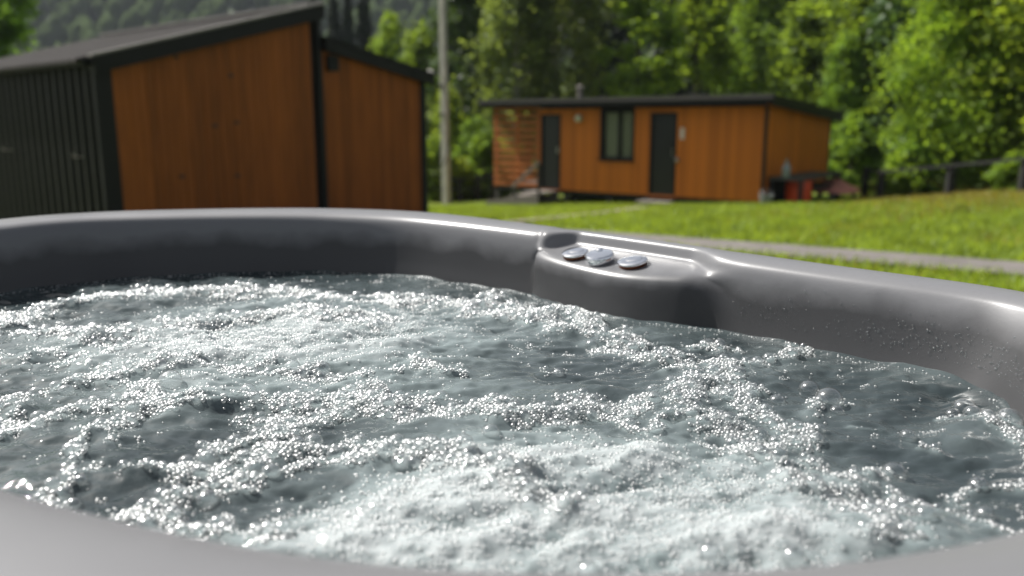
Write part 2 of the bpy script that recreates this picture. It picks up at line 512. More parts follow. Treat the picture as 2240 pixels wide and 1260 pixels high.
# ------------------------------------------------------------------ far hill
hx = np.linspace(-700, 700, 141)
hy = np.linspace(140, 900, 77)
HX, HY = np.meshgrid(hx, hy)
def hill_z(x, y):
    t = np.clip((y - 150) / 420, 0, 1)
    s = t * t * (3 - 2 * t)
    side = np.exp(-((x + 330) / 330) ** 2) * 1.0 + .55 * np.exp(-((x - 260) / 300) ** 2) + .35
    return -2 + 175 * s * side + 7 * np.sin(x * .021 + y * .013) * s + 5 * np.sin(x * .05 - y * .03) * s
hv = np.c_[HX.ravel(), HY.ravel(), hill_z(HX.ravel(), HY.ravel())]
hi = np.arange(77 * 141).reshape(77, 141)
hF = np.stack([hi[:-1, :-1], hi[:-1, 1:], hi[1:, 1:], hi[1:, :-1]], -1).reshape(-1, 4)
M["hill"] = pmat("hill", (0.035, 0.05, 0.02), 0.95, noise=(.02, 0.4))
tag(link("hill", np_mesh("hill", hv, hF, M["hill"], True)), "far wooded mountain slope behind the long building", kind="structure")

def ico():
    import bmesh
    bm = bmesh.new(); bmesh.ops.create_icosphere(bm, subdivisions=1, radius=1)
    V = np.array([v.co[:] for v in bm.verts]); F = np.array([[v.index for v in f.verts] for f in bm.faces]); bm.free()
    return V, F
IV, IF = ico()
nt = 14000
tx, ty = RNG.uniform(-420, 260, nt), RNG.uniform(165, 600, nt)
keep = (tx / ty > -.85) & (tx / ty < .35)
tx, ty = tx[keep], ty[keep]; nt = len(tx)
tr_ = RNG.uniform(1.6, 3.4, nt); th_ = tr_ * RNG.uniform(1.0, 2.2, nt)
hv = IV[None] * np.stack([tr_, tr_, th_], 1)[:, None] * RNG.uniform(.72, 1.2, (nt, len(IV), 1))
hv = hv + np.stack([tx, ty, hill_z(tx, ty) + th_ * .7], 1)[:, None]
hf = (IF[None] + (np.arange(nt) * len(IV))[:, None, None]).reshape(-1, 3)
tag(link("hillside_forest", np_mesh("hillside_forest", hv.reshape(-1, 3), hf, M["far_leaf"])), "mass of far trees covering the mountain slope", "forest", kind="stuff")

# ------------------------------------------------------------------ trees
def leaf_quads(c, size, rng, flat=0.0, elong=1.0):
    n = len(c)
    a = rng.normal(size=(n, 3)); a[:, 2] *= (1 - flat); a /= np.linalg.norm(a, axis=1)[:, None]
    b = rng.normal(size=(n, 3)); b[:, 2] *= (1 - flat); b -= (b * a).sum(1)[:, None] * a; b /= np.linalg.norm(b, axis=1)[:, None]
    s = size * rng.uniform(.6, 1.4, (n, 1))
    V = np.stack([c - a * s * elong, c + b * s * .55, c + a * s * elong, c - b * s * .55], 1)
    return V.reshape(-1, 3)

def broadleaf(seed, H, R, base, nclump, nleaf, leaf, mat, bark, droop=0.0, shape=1.0):
    """crown of leaf clumps carried by real limbs; returns (trunk mesh, crown mesh)"""
    rng = np.random.default_rng(seed)
    pts, limbs = [], []
    k = 0
    while len(pts) < nclump:
        t = rng.uniform(0, 1); ang = rng.uniform(0, 2 * np.pi)
        env = R * (np.sin(np.pi * min(1, (t * .88 + .12)) ** shape) ** .65) * (1 - .25 * t)
        env *= 0.78 + .3 * np.sin(3 * ang + seed) * np.cos(5 * t * np.pi + seed)
        r = env * rng.uniform(.25, 1) ** .5
        pts.append((r * np.cos(ang), r * np.sin(ang), base + t * (H - base)))
    P = np.array(pts)
    sz = rng.uniform(.22, .5, nclump) * R * .55
    cs = []
    for p, s in zip(P, sz):
        m = int(nleaf * rng.uniform(.5, 1.5))
        q = rng.normal(size=(m, 3)) * s * (.62, .62, .5)
        q[:, 2] -= droop * np.abs(rng.normal(size=m)) * s * 1.6
        cs.append(p + q)
    C = np.concatenate(cs)
    C[:, 2] = np.maximum(C[:, 2], .05)
    V = leaf_quads(C, leaf, rng, .5)
    crown = np_mesh("crown", V, np.arange(len(V)).reshape(-1, 4), mat)
    # trunk and limbs
    TV, TF = [], []
    def seg(pts, radii, n=6):
        me = tube_mesh("x", pts, radii, None, n, False)
        v = np.empty(len(me.vertices) * 3); me.vertices.foreach_get("co", v)
        o = sum(len(a) for a in TV)
        TV.append(v.reshape(-1, 3)); TF.extend([tuple(i + o for i in p.vertices) for p in me.polygons])
        bpy.data.meshes.remove(me)
    r0 = .018 * H
    bend = rng.normal(0, .03 * H, 2)
    spine = [(bend[0] * t * t, bend[1] * t * t, -.2 + t * H * .93) for t in np.linspace(0, 1, 8)]
    seg(spine, [r0 * (1 - .88 * t) for t in np.linspace(0, 1, 8)], 8)
    for p in P[::3]:
        zz = max(.1, p[2] - .45 * math.hypot(p[0], p[1]) - .2)
        t = min(.98, zz / (H * .93)); s0 = (bend[0] * t * t, bend[1] * t * t, zz)
        mid = ((s0[0] + p[0]) * .5, (s0[1] + p[1]) * .5, (s0[2] + p[2]) * .5 + .05 * R)
        rr = r0 * .38 * (1 - .7 * t)
        seg([s0, mid, tuple(p)], [rr, rr * .7, rr * .25], 5)
    trunk = np_mesh("trunk", np.concatenate(TV), TF, bark, True)
    return trunk, crown

def spruce(seed, H, R, mat):
    rng = np.random.default_rng(seed)
    cs, dirs = [], []
    nl = int(H * 4.2)
    for i in range(nl):
        t = i / nl
        r = R * (1 - t) ** .85 + .06
        nb = rng.integers(6, 9)
        for b in range(nb):
            a = rng.uniform(0, 2 * np.pi); L = r * rng.uniform(.7, 1.12)
            m = int(10 + 55 * L / R)
            u = rng.uniform(0.05, 1, m)
            x = u * L
            z = .25 + t * (H - .3) - .32 * x - .10 * x * x / max(L, .2) + rng.normal(0, .05, m)
            side = rng.normal(0, .10 + .10 * u * L, m)
            cs.append(np.c_[np.cos(a) * x - np.sin(a) * side, np.sin(a) * x + np.cos(a) * side, z])
    C = np.concatenate(cs)
    V = leaf_quads(C, .17, rng, .4, 1.2)
    crown = np_mesh("crown", V, np.arange(len(V)).reshape(-1, 4), mat)
    trunk = tube_mesh("trunk", [(0, 0, -.3), (0, 0, H * .5), (0, 0, H * .98)], [.016 * H, .009 * H, .01], M["bark"], 8)
    return trunk, crown

PROTO = {
    "light": broadleaf(11, 10, 2.3, .8, 95, 120, .13, M["leaf_light"], M["bark"]),
    "light2": broadleaf(12, 9, 2.0, .5, 85, 120, .13, M["leaf_light"], M["bark"], .3),
    "mid": broadleaf(13, 10, 2.6, .5, 105, 120, .14, M["leaf_mid"], M["bark"]),
    "mid2": broadleaf(14, 9, 2.3, .3, 95, 120, .14, M["leaf_mid"], M["bark"], .2),
    "birch": broadleaf(15, 12, 2.3, .8, 120, 130, .11, M["leaf_grey"], M["bark_birch"], .9),
    "dark": broadleaf(16, 11, 2.6, .3, 105, 120, .15, M["leaf_dark"], M["bark"]),
    "near": broadleaf(17, 8.5, 3.0, .9, 160, 170, .095, M["leaf_light"], M["bark"], .1, .9),
    "bush": broadleaf(18, 2.2, 1.3, .1, 40, 110, .10, M["leaf_mid"], M["bark"], 0, .8),
    "bush2": broadleaf(19, 1.6, 1.1, .05, 34, 110, .09, M["leaf_light"], M["bark"], 0, .8),
    "spruce": spruce(21, 14, 2.1, M["needle"]),
    "spruce2": spruce(22, 12, 1.5, M["needle"]),
}
def tree(kind, px, Y, s, name, label, group, sxy=1.0, rz=None, cat="tree"):
    p = at_depth(px, 400, Y)
    z = gz(p[0], Y)
    root = empty(name, (p[0], Y, z), random.uniform(0, 6.28) if rz is None else rz)
    tk, cr = PROTO[kind]
    sc = (s * sxy, s * sxy, s)
    link("trunk", tk, root, scale=sc); link("crown", cr, root, scale=sc)
    tag(root, label, cat, group)
    return root
WOOD = "broadleaf trees behind the cabins"
T = [
    ("light", 862, 36, .66, "broadleaf_tree", "small yellow green tree just right of the four spruces", .78),
    ("mid2", 925, 40, .86, "broadleaf_tree", "mid green rounded tree left of the pole top", .8),
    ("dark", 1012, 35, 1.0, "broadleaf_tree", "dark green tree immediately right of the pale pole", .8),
    ("light2", 985, 30, .52, "broadleaf_tree", "small leafy tree directly behind the pale pole", .9),
    ("birch", 1130, 33, 1.05, "birch_tree", "grey green drooping birch above the slatted cabin end", .9),
    ("birch", 1215, 34, 1.12, "birch_tree", "grey green drooping birch behind the cabin roof pipe", .9),
    ("light", 1392, 32, .98, "broadleaf_tree", "bright green tree above the cabin window", .9),
    ("light2", 1520, 33, 1.05, "broadleaf_tree", "light green tree above the cabin's grey middle door", 1.0),
    ("mid", 1640, 37, 1.0, "broadleaf_tree", "mid green tree behind the cabin's right roof corner", .8),
    ("mid2", 1755, 31, .86, "broadleaf_tree", "mid green tree behind the falling end of the cabin roof", 1.0),
    ("mid", 1868, 29, .95, "broadleaf_tree", "tall green tree rising behind the red canopy", .9),
    ("mid2", 1830, 26.5, .52, "broadleaf_tree", "low bushy tree right of the cabin's dark end wall", .9),
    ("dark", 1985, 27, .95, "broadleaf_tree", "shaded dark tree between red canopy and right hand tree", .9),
    ("near", 2085, 22.5, .84, "broadleaf_tree", "sunlit bright tree overhanging the dark rail fence", .85),
    ("near", 2255, 21.5, .98, "broadleaf_tree", "large bright tree cut by the photo's right edge", .9),
    ("mid", -22, 27, 1.05, "broadleaf_tree", "dark leafy tree at the left edge above the corrugated wall", .8),
    ("mid2", 1040, 29, .36, "broadleaf_tree", "low leafy tree left of the slatted cabin end", 1.1),
]
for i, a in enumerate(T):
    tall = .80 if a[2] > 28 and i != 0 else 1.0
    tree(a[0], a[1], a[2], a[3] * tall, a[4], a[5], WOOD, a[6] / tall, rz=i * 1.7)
for px, s, lab in ((704, .80, "leftmost of the four dark spruces by the gable peak"), (745, .88, "second of the four dark spruces from the gable peak"),
                   (775, .84, "third of the four dark spruces from the gable peak"), (808, .96, "rightmost of four dark spruces behind the building's falling roof")):
    tree("spruce2", px, 62, s, "spruce_tree", lab, "dark spruces behind the long building", .75)
for i, (px, Y, s) in enumerate([(1060, 39, 1.0), (1290, 39, 1.05), (1345, 44, 1.1), (1450, 46, 1.15), (1585, 42, 1.1), (1690, 43, 1.1), (1800, 42, 1.1), (1905, 40, 1.05),
                 (1985, 38, 1.05), (2070, 36, 1.05), (2160, 34, 1.0), (2245, 33, 1.0), (1160, 45, 1.1), (985, 48, .85), (2330, 31, 1.0), (2120, 42, 1.2), (1740, 49, 1.2), (1520, 50, 1.25)]):
    tree("spruce" if i % 3 else "spruce2", px, Y + 5, s * .68, "spruce_tree", "dark spruce standing in the shade at the back of the wood", "dark spruces at the back of the wood", 1.15)
B = [("bush", 950, 27.5, .85, "green bush beside the black building corner"), ("bush2", 1005, 27.5, .8, "light green bush right of the pole foot"),
     ("bush", 1060, 28.0, .9, "green bush behind the posts of the slatted cabin end"), ("bush2", 1290, 29.5, .9, "light green bush seen under the raised cabin floor"),
     ("bush", 1858, 25.0, .95, "green bush behind the red canopy"), ("bush2", 1965, 21.9, .75, "light green bush between the two fence posts"),
     ("bush", 2020, 22.2, .8, "green bush left of the right hand fence post"), ("bush2", 2215, 19.6, .6, "light green bush at the fence near the right edge"),
     ("bush", 2140, 23.5, .9, "green bush in shade behind the right end of the fence")]
for i, (k, px, Y, s, lab) in enumerate(B):
    tree(k, px, Y, s, "bush", lab, "bushes along the edge of the wood", 1.0, rz=i * 2.1, cat="bush")

# ------------------------------------------------------------------ long building with gable (left)
KX, KY = -5.39, 11.0
gdir = np.array([.648, .762]); gdir = gdir / np.linalg.norm(gdir)
RZB = math.atan2(gdir[1], gdir[0])
kz = gz(KX, KY) - .05
bld = tag(empty("gable_building", (KX, KY, kz), RZB), "dark orange timber building with offset gable and black corrugated side wall", "building")
def gable_uz(px, py):                      # point of the gable plane -> (distance along it, local height)
    d = ray(px, py)
    # KX + g0*s = d0/d1*(KY + g1*s)
    k = d[0] / d[1]
    s = (k * KY - KX) / (gdir[0] - k * gdir[1])
    Y = KY + gdir[1] * s
    return s, CAMZ + d[2] / d[1] * Y - kz
def side_yz(px, py):
    d = ray(px, py); k = d[0] / d[1]
    q = np.array([-gdir[1], gdir[0]])
    s = (k * KY - KX) / (q[0] - k * q[1])
    Y = KY + q[1] * s
    return s, CAMZ + d[2] / d[1] * Y - kz
eL = gable_uz(208, 122)[1]
uR, zR = gable_uz(692, 12)
u2a, z2a = gable_uz(704, 86)
u2b, z2b = gable_uz(926, 160)
uM = gable_uz(700, 250)[0]
uE = u2b
DEP = 7.2
topL = lambda u: eL + (zR - eL) * (u / uR)
topR = lambda u: z2a + (z2b - z2a) * ((u - u2a) / (u2b - u2a))
fas = 0.21
# backing
hexa("wall", bld, [(0.02, .06, 0), (0.02, .06, topL(0) - .1), (.02, DEP, 0), (.02, DEP, topL(0) - .1),
                   (uM, .06, 0), (uM, .06, topL(uM) - .1), (uM, DEP, 0), (uM, DEP, topL(uM) - .1)], M["backing"])
hexa("wall", bld, [(uM + .01, .06, 0), (uM + .01, .06, topR(uM) - .1), (uM + .01, DEP, 0), (uM + .01, DEP, topR(uM) - .1),
                   (uE - .02, .06, 0), (uE - .02, .06, topR(uE) - .1), (uE - .02, DEP, 0), (uE - .02, DEP, topR(uE) - .1)], M["backing"])
u = .20
rb = random.Random(3)
while u < uE - .1:
    w = .118
    if uM - .09 < u + w and u < uM + .06:
        u = uM + .062 if u >= uM - .2 and u + w > uM - .09 else u + w
        if u > uM: pass
    u1 = min(u + w, uE - .1)
    if u < uM and u1 > uM - .03: u1 = uM - .03
    tf = topL if u < uM else topR
    za, zb = tf(u) - fas * .8, tf(u1) - fas * .8
    y0 = -.004 + rb.uniform(-.003, .003)
    hexa("plank", bld, [(u, y0, .1), (u, y0, za), (u, .055, .1), (u, .055, za), (u1 - .006, y0, .1), (u1 - .006, y0, zb), (u1 - .006, .055, .1), (u1 - .006, .055, zb)], M["cedar"])
    u = u1
for (px, py) in ((398, 386), (520, 384), (385, 125), (505, 165), (470, 275), (518, 268)):
    uu, zz = gable_uz(px, py)
    kn = lathe_mesh("knot", [(.028, -.003), (.024, .0035), (.012, .005)], M["knot"], 14)
    o = link("knot", kn, bld, (uu, -.006, zz)); o.rotation_euler = (math.pi / 2, 0, 0); o.scale = (1.7, 1, 1)
# trims: corner posts, middle post, fascias
box("corner_trim", bld, (-.03, .20), (-.03, .05), (0, topL(.1) - .1), M["black_trim"])
box("corner_trim", bld, (uM - .035, uM + .065), (-.035, .05), (0, topL(uM) - .1), M["black_trim"])
box("corner_trim", bld, (uE - .11, uE + .03), (-.03, .05), (0, topR(uE) - .1), M["black_trim"])
def slab(name, u0, z0, u1, z1, y0, y1, th, mat):
    return hexa(name, bld, [(u0, y0, z0 - th), (u0, y0, z0), (u0, y1, z0 - th), (u0, y1, z0), (u1, y0, z1 - th), (u1, y0, z1), (u1, y1, z1 - th), (u1, y1, z1)], mat)
slab("fascia", -.06, topL(-.06) - .004, uM + .07, topL(uM + .07) - .004, -.14, -.08, fas, M["black_trim"])
slab("fascia", uM + .08, topR(uM + .08) - .004, uE + .14, topR(uE + .14) - .004, -.14, -.08, fas * .85, M["black_trim"])
slab("soffit", -.05, topL(-.05) - .12, uM + .06, topL(uM + .06) - .12, -.075, .08, .05, M["black_trim"])
slab("soffit", uM + .09, topR(uM + .09) - .12, uE + .13, topR(uE + .13) - .12, -.075, .08, .05, M["black_trim"])
slab("verge_flashing", -.09, topL(-.09) + .035, uM + .08, topL(uM + .08) + .035, -.16, -.02, .035, M["roof_pale"])
slab("verge_flashing", uM + .075, topR(uM + .075) + .03, uE + .16, topR(uE + .16) + .03, -.16, -.02, .03, M["black_trim"])
# corrugated roof sheets
def corr_roof(u0, z0, u1, z1, mat):
    ys = np.arange(-.015, DEP + .1, .04)
    hz_ = np.where((np.round((ys + .02) / .04).astype(int) % 5) < 2, .028, 0)
    V = []
    for y, h in zip(ys, hz_):
        V += [(u0, y, z0 + h), (u1, y, z1 + h), (u0, y, z0 + h - .03), (u1, y, z1 + h - .03)]
    F = []
    for i in range(len(ys) - 1):
        a = i * 4
        F += [(a, a + 4, a + 5, a + 1), (a + 2, a + 3, a + 7, a + 6), (a, a + 2, a + 6, a + 4)]
    return link("roof", np_mesh("roof", np.array(V), F, mat), bld)
corr_roof(-.22, topL(-.22) - .012, uM + .07, topL(uM + .07) - .012, M["roof_grey"])
corr_roof(uM + .075, topR(uM + .075), uE + .2, topR(uE + .2), M["roof_dark"])
slab("ridge_cap", uM - .16, topL(uM - .16) + .09, uM + .10, topL(uM + .10) + .06, .0, DEP + .12, .05, M["roof_pale"])
# corrugated side wall on the plane u = 0
pit = .25
V, F = [], []
prof = [(0, 0), (.07, 0), (.10, -.05), (.17, -.05), (.20, 0)]
ys = [(j * pit + a, b) for j in range(int(DEP / pit)) for a, b in prof]
for a, b in ys: V += [(b - .006, .06 + a, 0), (b - .006, .06 + a, topL(0) - .06)]
for i in range(len(ys) - 1): F.append((2 * i, 2 * i + 1, 2 * i + 3, 2 * i + 2))
link("corrugated_wall", np_mesh("corrugated_wall", np.array(V), F, M["corrugated"]), bld)
slab("eave_gutter", -.16, topL(0) - .06, -.03, topL(0) - .05, -.04, DEP, .07, M["black_trim"])
for px, py in ((34, 328), (190, 343)):
    yy, zz = side_yz(px, py)
    br = box("hook", bld, (-.17, -.03), (yy - .015, yy + .015), (zz - .01, zz + .012), M["weathered"])
    box("hook", bld, (-.18, -.16), (yy - .012, yy + .012), (zz - .01, zz + .05), M["weathered"])
uu, zz = gable_uz(723, 139)
v = box("wall_vent", bld, (uu - .10, uu + .10), (-.09, -.008), (zz - .12, zz + .12), M["black_trim"])
box("cable", bld, (uu - .012 + .02, uu + .012 + .02), (-.03, -.008), (zz + .121, topR(uu) - fas * .8), M["black_trim"])

# ------------------------------------------------------------------ cabin (right)
LC, RC = at_depth(1082, 405, 24.6), at_depth(1668, 440, 19.6)
cd = (RC - LC)[:2]; CL = float(np.linalg.norm(cd)); cd = cd / CL
RZC = math.atan2(cd[1], cd[0])
cz = 0.0
cab = tag(empty("cabin", (LC[0], LC[1], cz), RZC), "low orange timber cabin with flat dark roof, two dark doors and slatted porch", "cabin")
def cab_uz(px, py):
    d = ray(px, py); k = d[0] / d[1]
    s = (k * LC[1] - LC[0]) / (cd[0] - k * cd[1])
    Y = LC[1] + cd[1] * s
    return s, CAMZ + d[2] / d[1] * Y - cz
cn = np.array([-cd[1], cd[0]])             # into the cabin
def cab_side_yz(px, py):
    d = ray(px, py); k = d[0] / d[1]
    s = (k * RC[1] - RC[0]) / (cn[0] - k * cn[1])
    Y = RC[1] + cn[1] * s
    return s, CAMZ + d[2] / d[1] * Y - cz
zB = -.25
zF = 2.22                                  # roof top at the front
CD = 4.7
zK = cab_side_yz(1812, 246)[1]
uP = cab_uz(1180, 330)[0]                  # porch end
d1 = (cab_uz(1183, 330)[0], cab_uz(1226, 330)[0], zB + .02, cab_uz(1204, 250)[1])
wn_ = (cab_uz(1313, 300)[0], cab_uz(1388, 300)[0], cab_uz(1350, 350)[1], cab_uz(1350, 240)[1])
d2 = (cab_uz(1421, 340)[0], cab_uz(1479, 340)[0], zB + .03, cab_uz(1450, 246)[1])
zT = zF - .25
rslope = (zK - zF) / (CD + .45)
rtop = lambda y: zF + rslope * (y + .3)
def cslab(name, u0, u1, y0, y1, dz0, dz1, mat):
    return hexa(name, cab, [(u0, y0, rtop(y0) + dz0), (u0, y0, rtop(y0) + dz1), (u0, y1, rtop(y1) + dz0), (u0, y1, rtop(y1) + dz1),
                            (u1, y0, rtop(y0) + dz0), (u1, y0, rtop(y0) + dz1), (u1, y1, rtop(y1) + dz0), (u1, y1, rtop(y1) + dz1)], mat)
hexa("wall", cab, [(uP, .13, zB + .05), (uP, .13, rtop(.13) - .14), (uP, CD, zB + .05), (uP, CD, rtop(CD) - .14),
                   (CL - .06, .13, zB + .05), (CL - .06, .13, rtop(.13) - .14), (CL - .06, CD, zB + .05), (CL - .06, CD, rtop(CD) - .14)], M["backing"])
u = uP
pw_ = .104
holes = (d1, wn_, d2)
while u < CL - .07:
    u1 = min(u + pw_, CL - .065)
    for h in holes:                        # planks are cut to the edge of an opening
        if u < h[0] - .002 < u1: u1 = h[0]
        if u < h[1] - .002 < u1: u1 = h[1]
    um = (u + u1) / 2
    spans = [(zB, zT)]
    for h in holes:
        if h[0] <= um <= h[1]:
            spans = [(zB, h[2]), (h[3], zT)]
    for a, b in spans:
        if b - a > .06 and u1 - u > .012:
            y0 = rb.uniform(-.003, .003)
            box("plank", cab, (u, u1 - .005), (y0, .03), (a, b), M["cedar_pale"])
    u = u1
y = .03
while y < CD:
    y1 = min(y + pw_, CD)
    x0 = CL + rb.uniform(-.003, .003)
    hexa("plank", cab, [(CL - .05, y, zB), (CL - .05, y, rtop(y) - .16), (CL - .05, y1 - .005, zB), (CL - .05, y1 - .005, rtop(y1) - .16),
                        (x0, y, zB), (x0, y, rtop(y) - .16), (x0, y1 - .005, zB), (x0, y1 - .005, rtop(y1) - .16)], M["cedar_pale"])
    y = y1
box("corner_trim", cab, (CL - .062, CL + .02), (-.02, .028), (zB - .02, zT), M["black_trim"])
box("corner_trim", cab, (CL - .05, CL + .016), (CD + .002, CD + .06), (zB, rtop(CD) - .16), M["black_trim"])
roof_o = cslab("roof", -.30, CL + .20, -.30, CD + .35, -.09, 0, M["roof_dark"])
box("fascia", cab, (-.30, CL + .19), (-.335, -.302), (zF - .20, zF - .01), M["black_trim"])
box("drip_edge", cab, (-.32, CL + .25), (-.37, -.337), (zF - .085, zF + .02), M["roof_grey"] if False else M["weathered_dark"])
cslab("fascia", CL + .202, CL + .24, -.30, CD + .35, -.24, .02, M["black_trim"])
cslab("soffit", -.29, CL + .19, -.29, CD + .3, -.125, -.092, M["black_trim"])
# doors
for h, knob in ((d1, False), (d2, True)):
    door = empty("door", (0, 0, 0)); door.parent = cab
    dr = box("door_leaf", door, (h[0] + .05, h[1] - .05), (.04, .09), (h[2], h[3] - .05), M["door_dark"])
    box("door_frame", door, (h[0], h[0] + .05), (-.015, .12), (h[2], h[3]), M["black_trim"])
    box("door_frame", door, (h[1] - .05, h[1]), (-.015, .12), (h[2], h[3]), M["black_trim"])
    box("door_frame", door, (h[0] + .05, h[1] - .05), (-.015, .12), (h[3] - .05, h[3]), M["black_trim"])
    box("door_panel", door, (h[0] + .14, h[1] - .14), (.034, .041), (h[2] + .25, h[2] + .85), M["door_dark"])
    box("door_panel", door, (h[0] + .14, h[1] - .14), (.034, .041), (h[2] + 1.0, h[3] - .2), M["door_dark"])
    lv = box("door_handle", door, (h[1] - .13, h[1] - .09), (.0, .04), (h[2] + 1.0, h[2] + 1.16), M["steel"])
box("threshold", cab, (d2[0], d2[1]), (-.03, .12), (zB - .03, zB + .028), M["slat"])
box("threshold", cab, (d1[0], d1[1]), (-.03, .12), (zB - .04, zB + .018), M["slat"])
# window
fr = .07
window = empty("window", (0, 0, 0)); window.parent = cab
box("window_frame", window, (wn_[0], wn_[0] + fr), (-.02, .12), (wn_[2], wn_[3]), M["black_trim"])
box("window_frame", window, (wn_[1] - fr, wn_[1]), (-.02, .12), (wn_[2], wn_[3]), M["black_trim"])
box("window_frame", window, (wn_[0] + fr, wn_[1] - fr), (-.02, .12), (wn_[2], wn_[2] + fr), M["black_trim"])
box("window_frame", window, (wn_[0] + fr, wn_[1] - fr), (-.02, .12), (wn_[3] - fr, wn_[3]), M["black_trim"])
wm = wn_[0] + (wn_[1] - wn_[0]) * .57
box("window_mullion", window, (wm - .04, wm + .04), (-.018, .118), (wn_[2] + fr, wn_[3] - fr), M["black_trim"])
for a, b in ((wn_[0] + fr, wm - .04), (wm + .04, wn_[1] - fr)):
    box("pane", window, (a, b), (.03, .036), (wn_[2] + fr, wn_[3] - fr), M["glass"])
    n = 40
    V, F = [], []
    for i in range(n):
        x = a + (.07 if a < wm - .1 else 0) + (b - a - (.07 if a < wm - .1 else 0)) * i / (n - 1)
        yy = .085 + .014 * math.sin(i * 1.3)
        V += [(x, yy, wn_[2] + fr), (x, yy, wn_[3] - fr)]
    F = [(2 * i, 2 * i + 2, 2 * i + 3, 2 * i + 1) for i in range(n - 1)]
    link("curtain", np_mesh("curtain", np.array(V), F, M["curtain"], True), window)
box("window_sill", window, (wn_[0] - .03, wn_[1] + .03), (-.07, -.021), (wn_[2] - .03, wn_[2] + .01), M["black_trim"])
# slatted porch screen
sl_t, sl_b = cab_uz(1130, 238)[1], cab_uz(1130, 402)[1]
ns = 12
for i in range(ns):
    z = sl_t + (sl_b - sl_t) * i / (ns - 1)
    box("slat", cab, (-.02, uP - .02), (-.01, .015), (z - .048, z + .048), M["slat"])
for uu in (.02, uP * .5, uP - .06):
    box("porch_post", cab, (uu - .04, uu + .04), (.018, .10), (zB, zT), M["slat"])
box("porch_post", cab, (-.02, .06), (CD - .1, CD), (zB, rtop(CD) - .14), M["slat"])
box("porch_floor", cab, (-.02, uP - .002), (.105, CD), (zB - .02, zB + .06), M["weathered"])
for i in range(0, 12, 1):
    z = sl_t + (sl_b - sl_t) * i / (ns - 1)
    box("slat", cab, (-.045, -.022), (.02, 1.9), (z - .045, z + .045), M["slat"])
# stilts and floor beams
for uu in (.03, 1.2, 2.5, 3.9, 5.3, 6.6, CL - .1):
    for yy in (.12, 2.4, CD - .15):
        gx_, gy_ = LC[0] + cd[0] * uu + cn[0] * yy, LC[1] + cd[1] * uu + cn[1] * yy
        box("stilt", cab, (uu - .06, uu + .06), (yy - .06, yy + .06), (gz(gx_, gy_) - .1, zB - .001), M["weathered_dark"])
box("floor_beam", cab, (.0, CL - .1), (.06, .16), (zB - .12, zB - .002), M["fence"])
box("floor_beam", cab, (.0, CL - .1), (2.3, 2.5), (zB - .12, zB - .002), M["fence"])
# lamp, plate, door knob holder, roof pipe
uu, zz = cab_uz(1269, 259)
lm = link("wall_lamp", lathe_mesh("wall_lamp", [(.03, -.09), (.075, -.075), (.10, -.04), (.10, 0), (.08, .05), (.03, .075)], M["lamp_glass"], 20), cab, (uu, -.09, zz))
lm.rotation_euler = (math.pi / 2, 0, 0)
box("lamp_bracket", cab, (uu - .05, uu + .05), (-.02, -.002), (zz - .1, zz + .1), M["black_trim"])
uu, zz = cab_uz(1493, 292)
box("name_plate", cab, (uu - .055, uu + .055), (-.016, -.004), (zz - .14, zz + .14), M["plate"])
uu, zz = cab_uz(1483, 350)
kb = link("door_knob", lathe_mesh("door_knob", [(.02, -.03), (.055, .0), (.06, .03), (.045, .06), (.01, .07)], M["steel"], 18), cab, (uu, -.04, zz))
kb.rotation_euler = (math.pi / 2, 0, 0)
uu, zz = cab_uz(1200, 190)
link("vent_pipe", lathe_mesh("vent_pipe", [(.075, -.5), (.075, .0), (.10, .005), (.10, .06), (.06, .09)], M["weathered"], 16), roof_o, (uu + .25, 1.2, zz - .02))
# small step under the middle door
stp = tag(empty("door_step", (*(LC[:2] + cd * (d2[0] + d2[1]) / 2 - cn * .3), gz(*(LC[:2] + cd * d2[0] - cn * .3))), RZC), "weathered plank step below the cabin's middle door", "step")
stz = zB - .12 - stp.location.z
for i in range(3): box("plank", stp, (-.45, .42), (-.26 + i * .18, -.26 + i * .18 + .165), (stz - .04, stz + .01), M["weathered"])
for x in (-.40, .37): box("leg", stp, (x - .04, x + .04), (-.22, .22), (-.12, stz - .041), M["weathered_dark"])
# stairs to the left door
sx = (d1[0] + d1[1]) / 2
so = LC[:2] + cd * sx - cn * .02
stg = gz(*(so - cn * .6 - cd * .5))
st = tag(empty("stair", (so[0], so[1], stg), RZC), "weathered grey wooden steps with slanting handrail at the left cabin door", "stair")
tot = zB - stg
# flight descends to the left along the wall
nst = 4
for i in range(nst):
    z = tot - (i + .15) * tot / nst
    x0 = .30 - i * .36
    box("tread", st, (x0 - .62 - (.0), x0), (-.95, -.06), (z - .035, z), M["weathered"])
for yy in (-.99, -.045):
    hexa("stringer", st, [(.32, yy - .02, tot - .35), (.32, yy - .02, tot - .08), (.32, yy + .02, tot - .35), (.32, yy + .02, tot - .08),
                          (-1.5, yy - .02, -.1), (-1.5, yy - .02, .16), (-1.5, yy + .02, -.1), (-1.5, yy + .02, .16)][4:] +
         [(.32, yy - .02, tot - .35), (.32, yy - .02, tot - .08), (.32, yy + .02, tot - .35), (.32, yy + .02, tot - .08)], M["weathered"])
hr0, hr1 = cab_uz(1226, 352), cab_uz(1168, 404)
hexa("handrail", st, [(hr1[0] - sx, -1.03, hr1[1] - stg - .05), (hr1[0] - sx, -1.03, hr1[1] - stg + .05), (hr1[0] - sx, -.98, hr1[1] - stg - .05), (hr1[0] - sx, -.98, hr1[1] - stg + .05),
                      (hr0[0] - sx, -1.03, hr0[1] - stg - .05), (hr0[0] - sx, -1.03, hr0[1] - stg + .05), (hr0[0] - sx, -.98, hr0[1] - stg - .05), (hr0[0] - sx, -.98, hr0[1] - stg + .05)], M["weathered"])
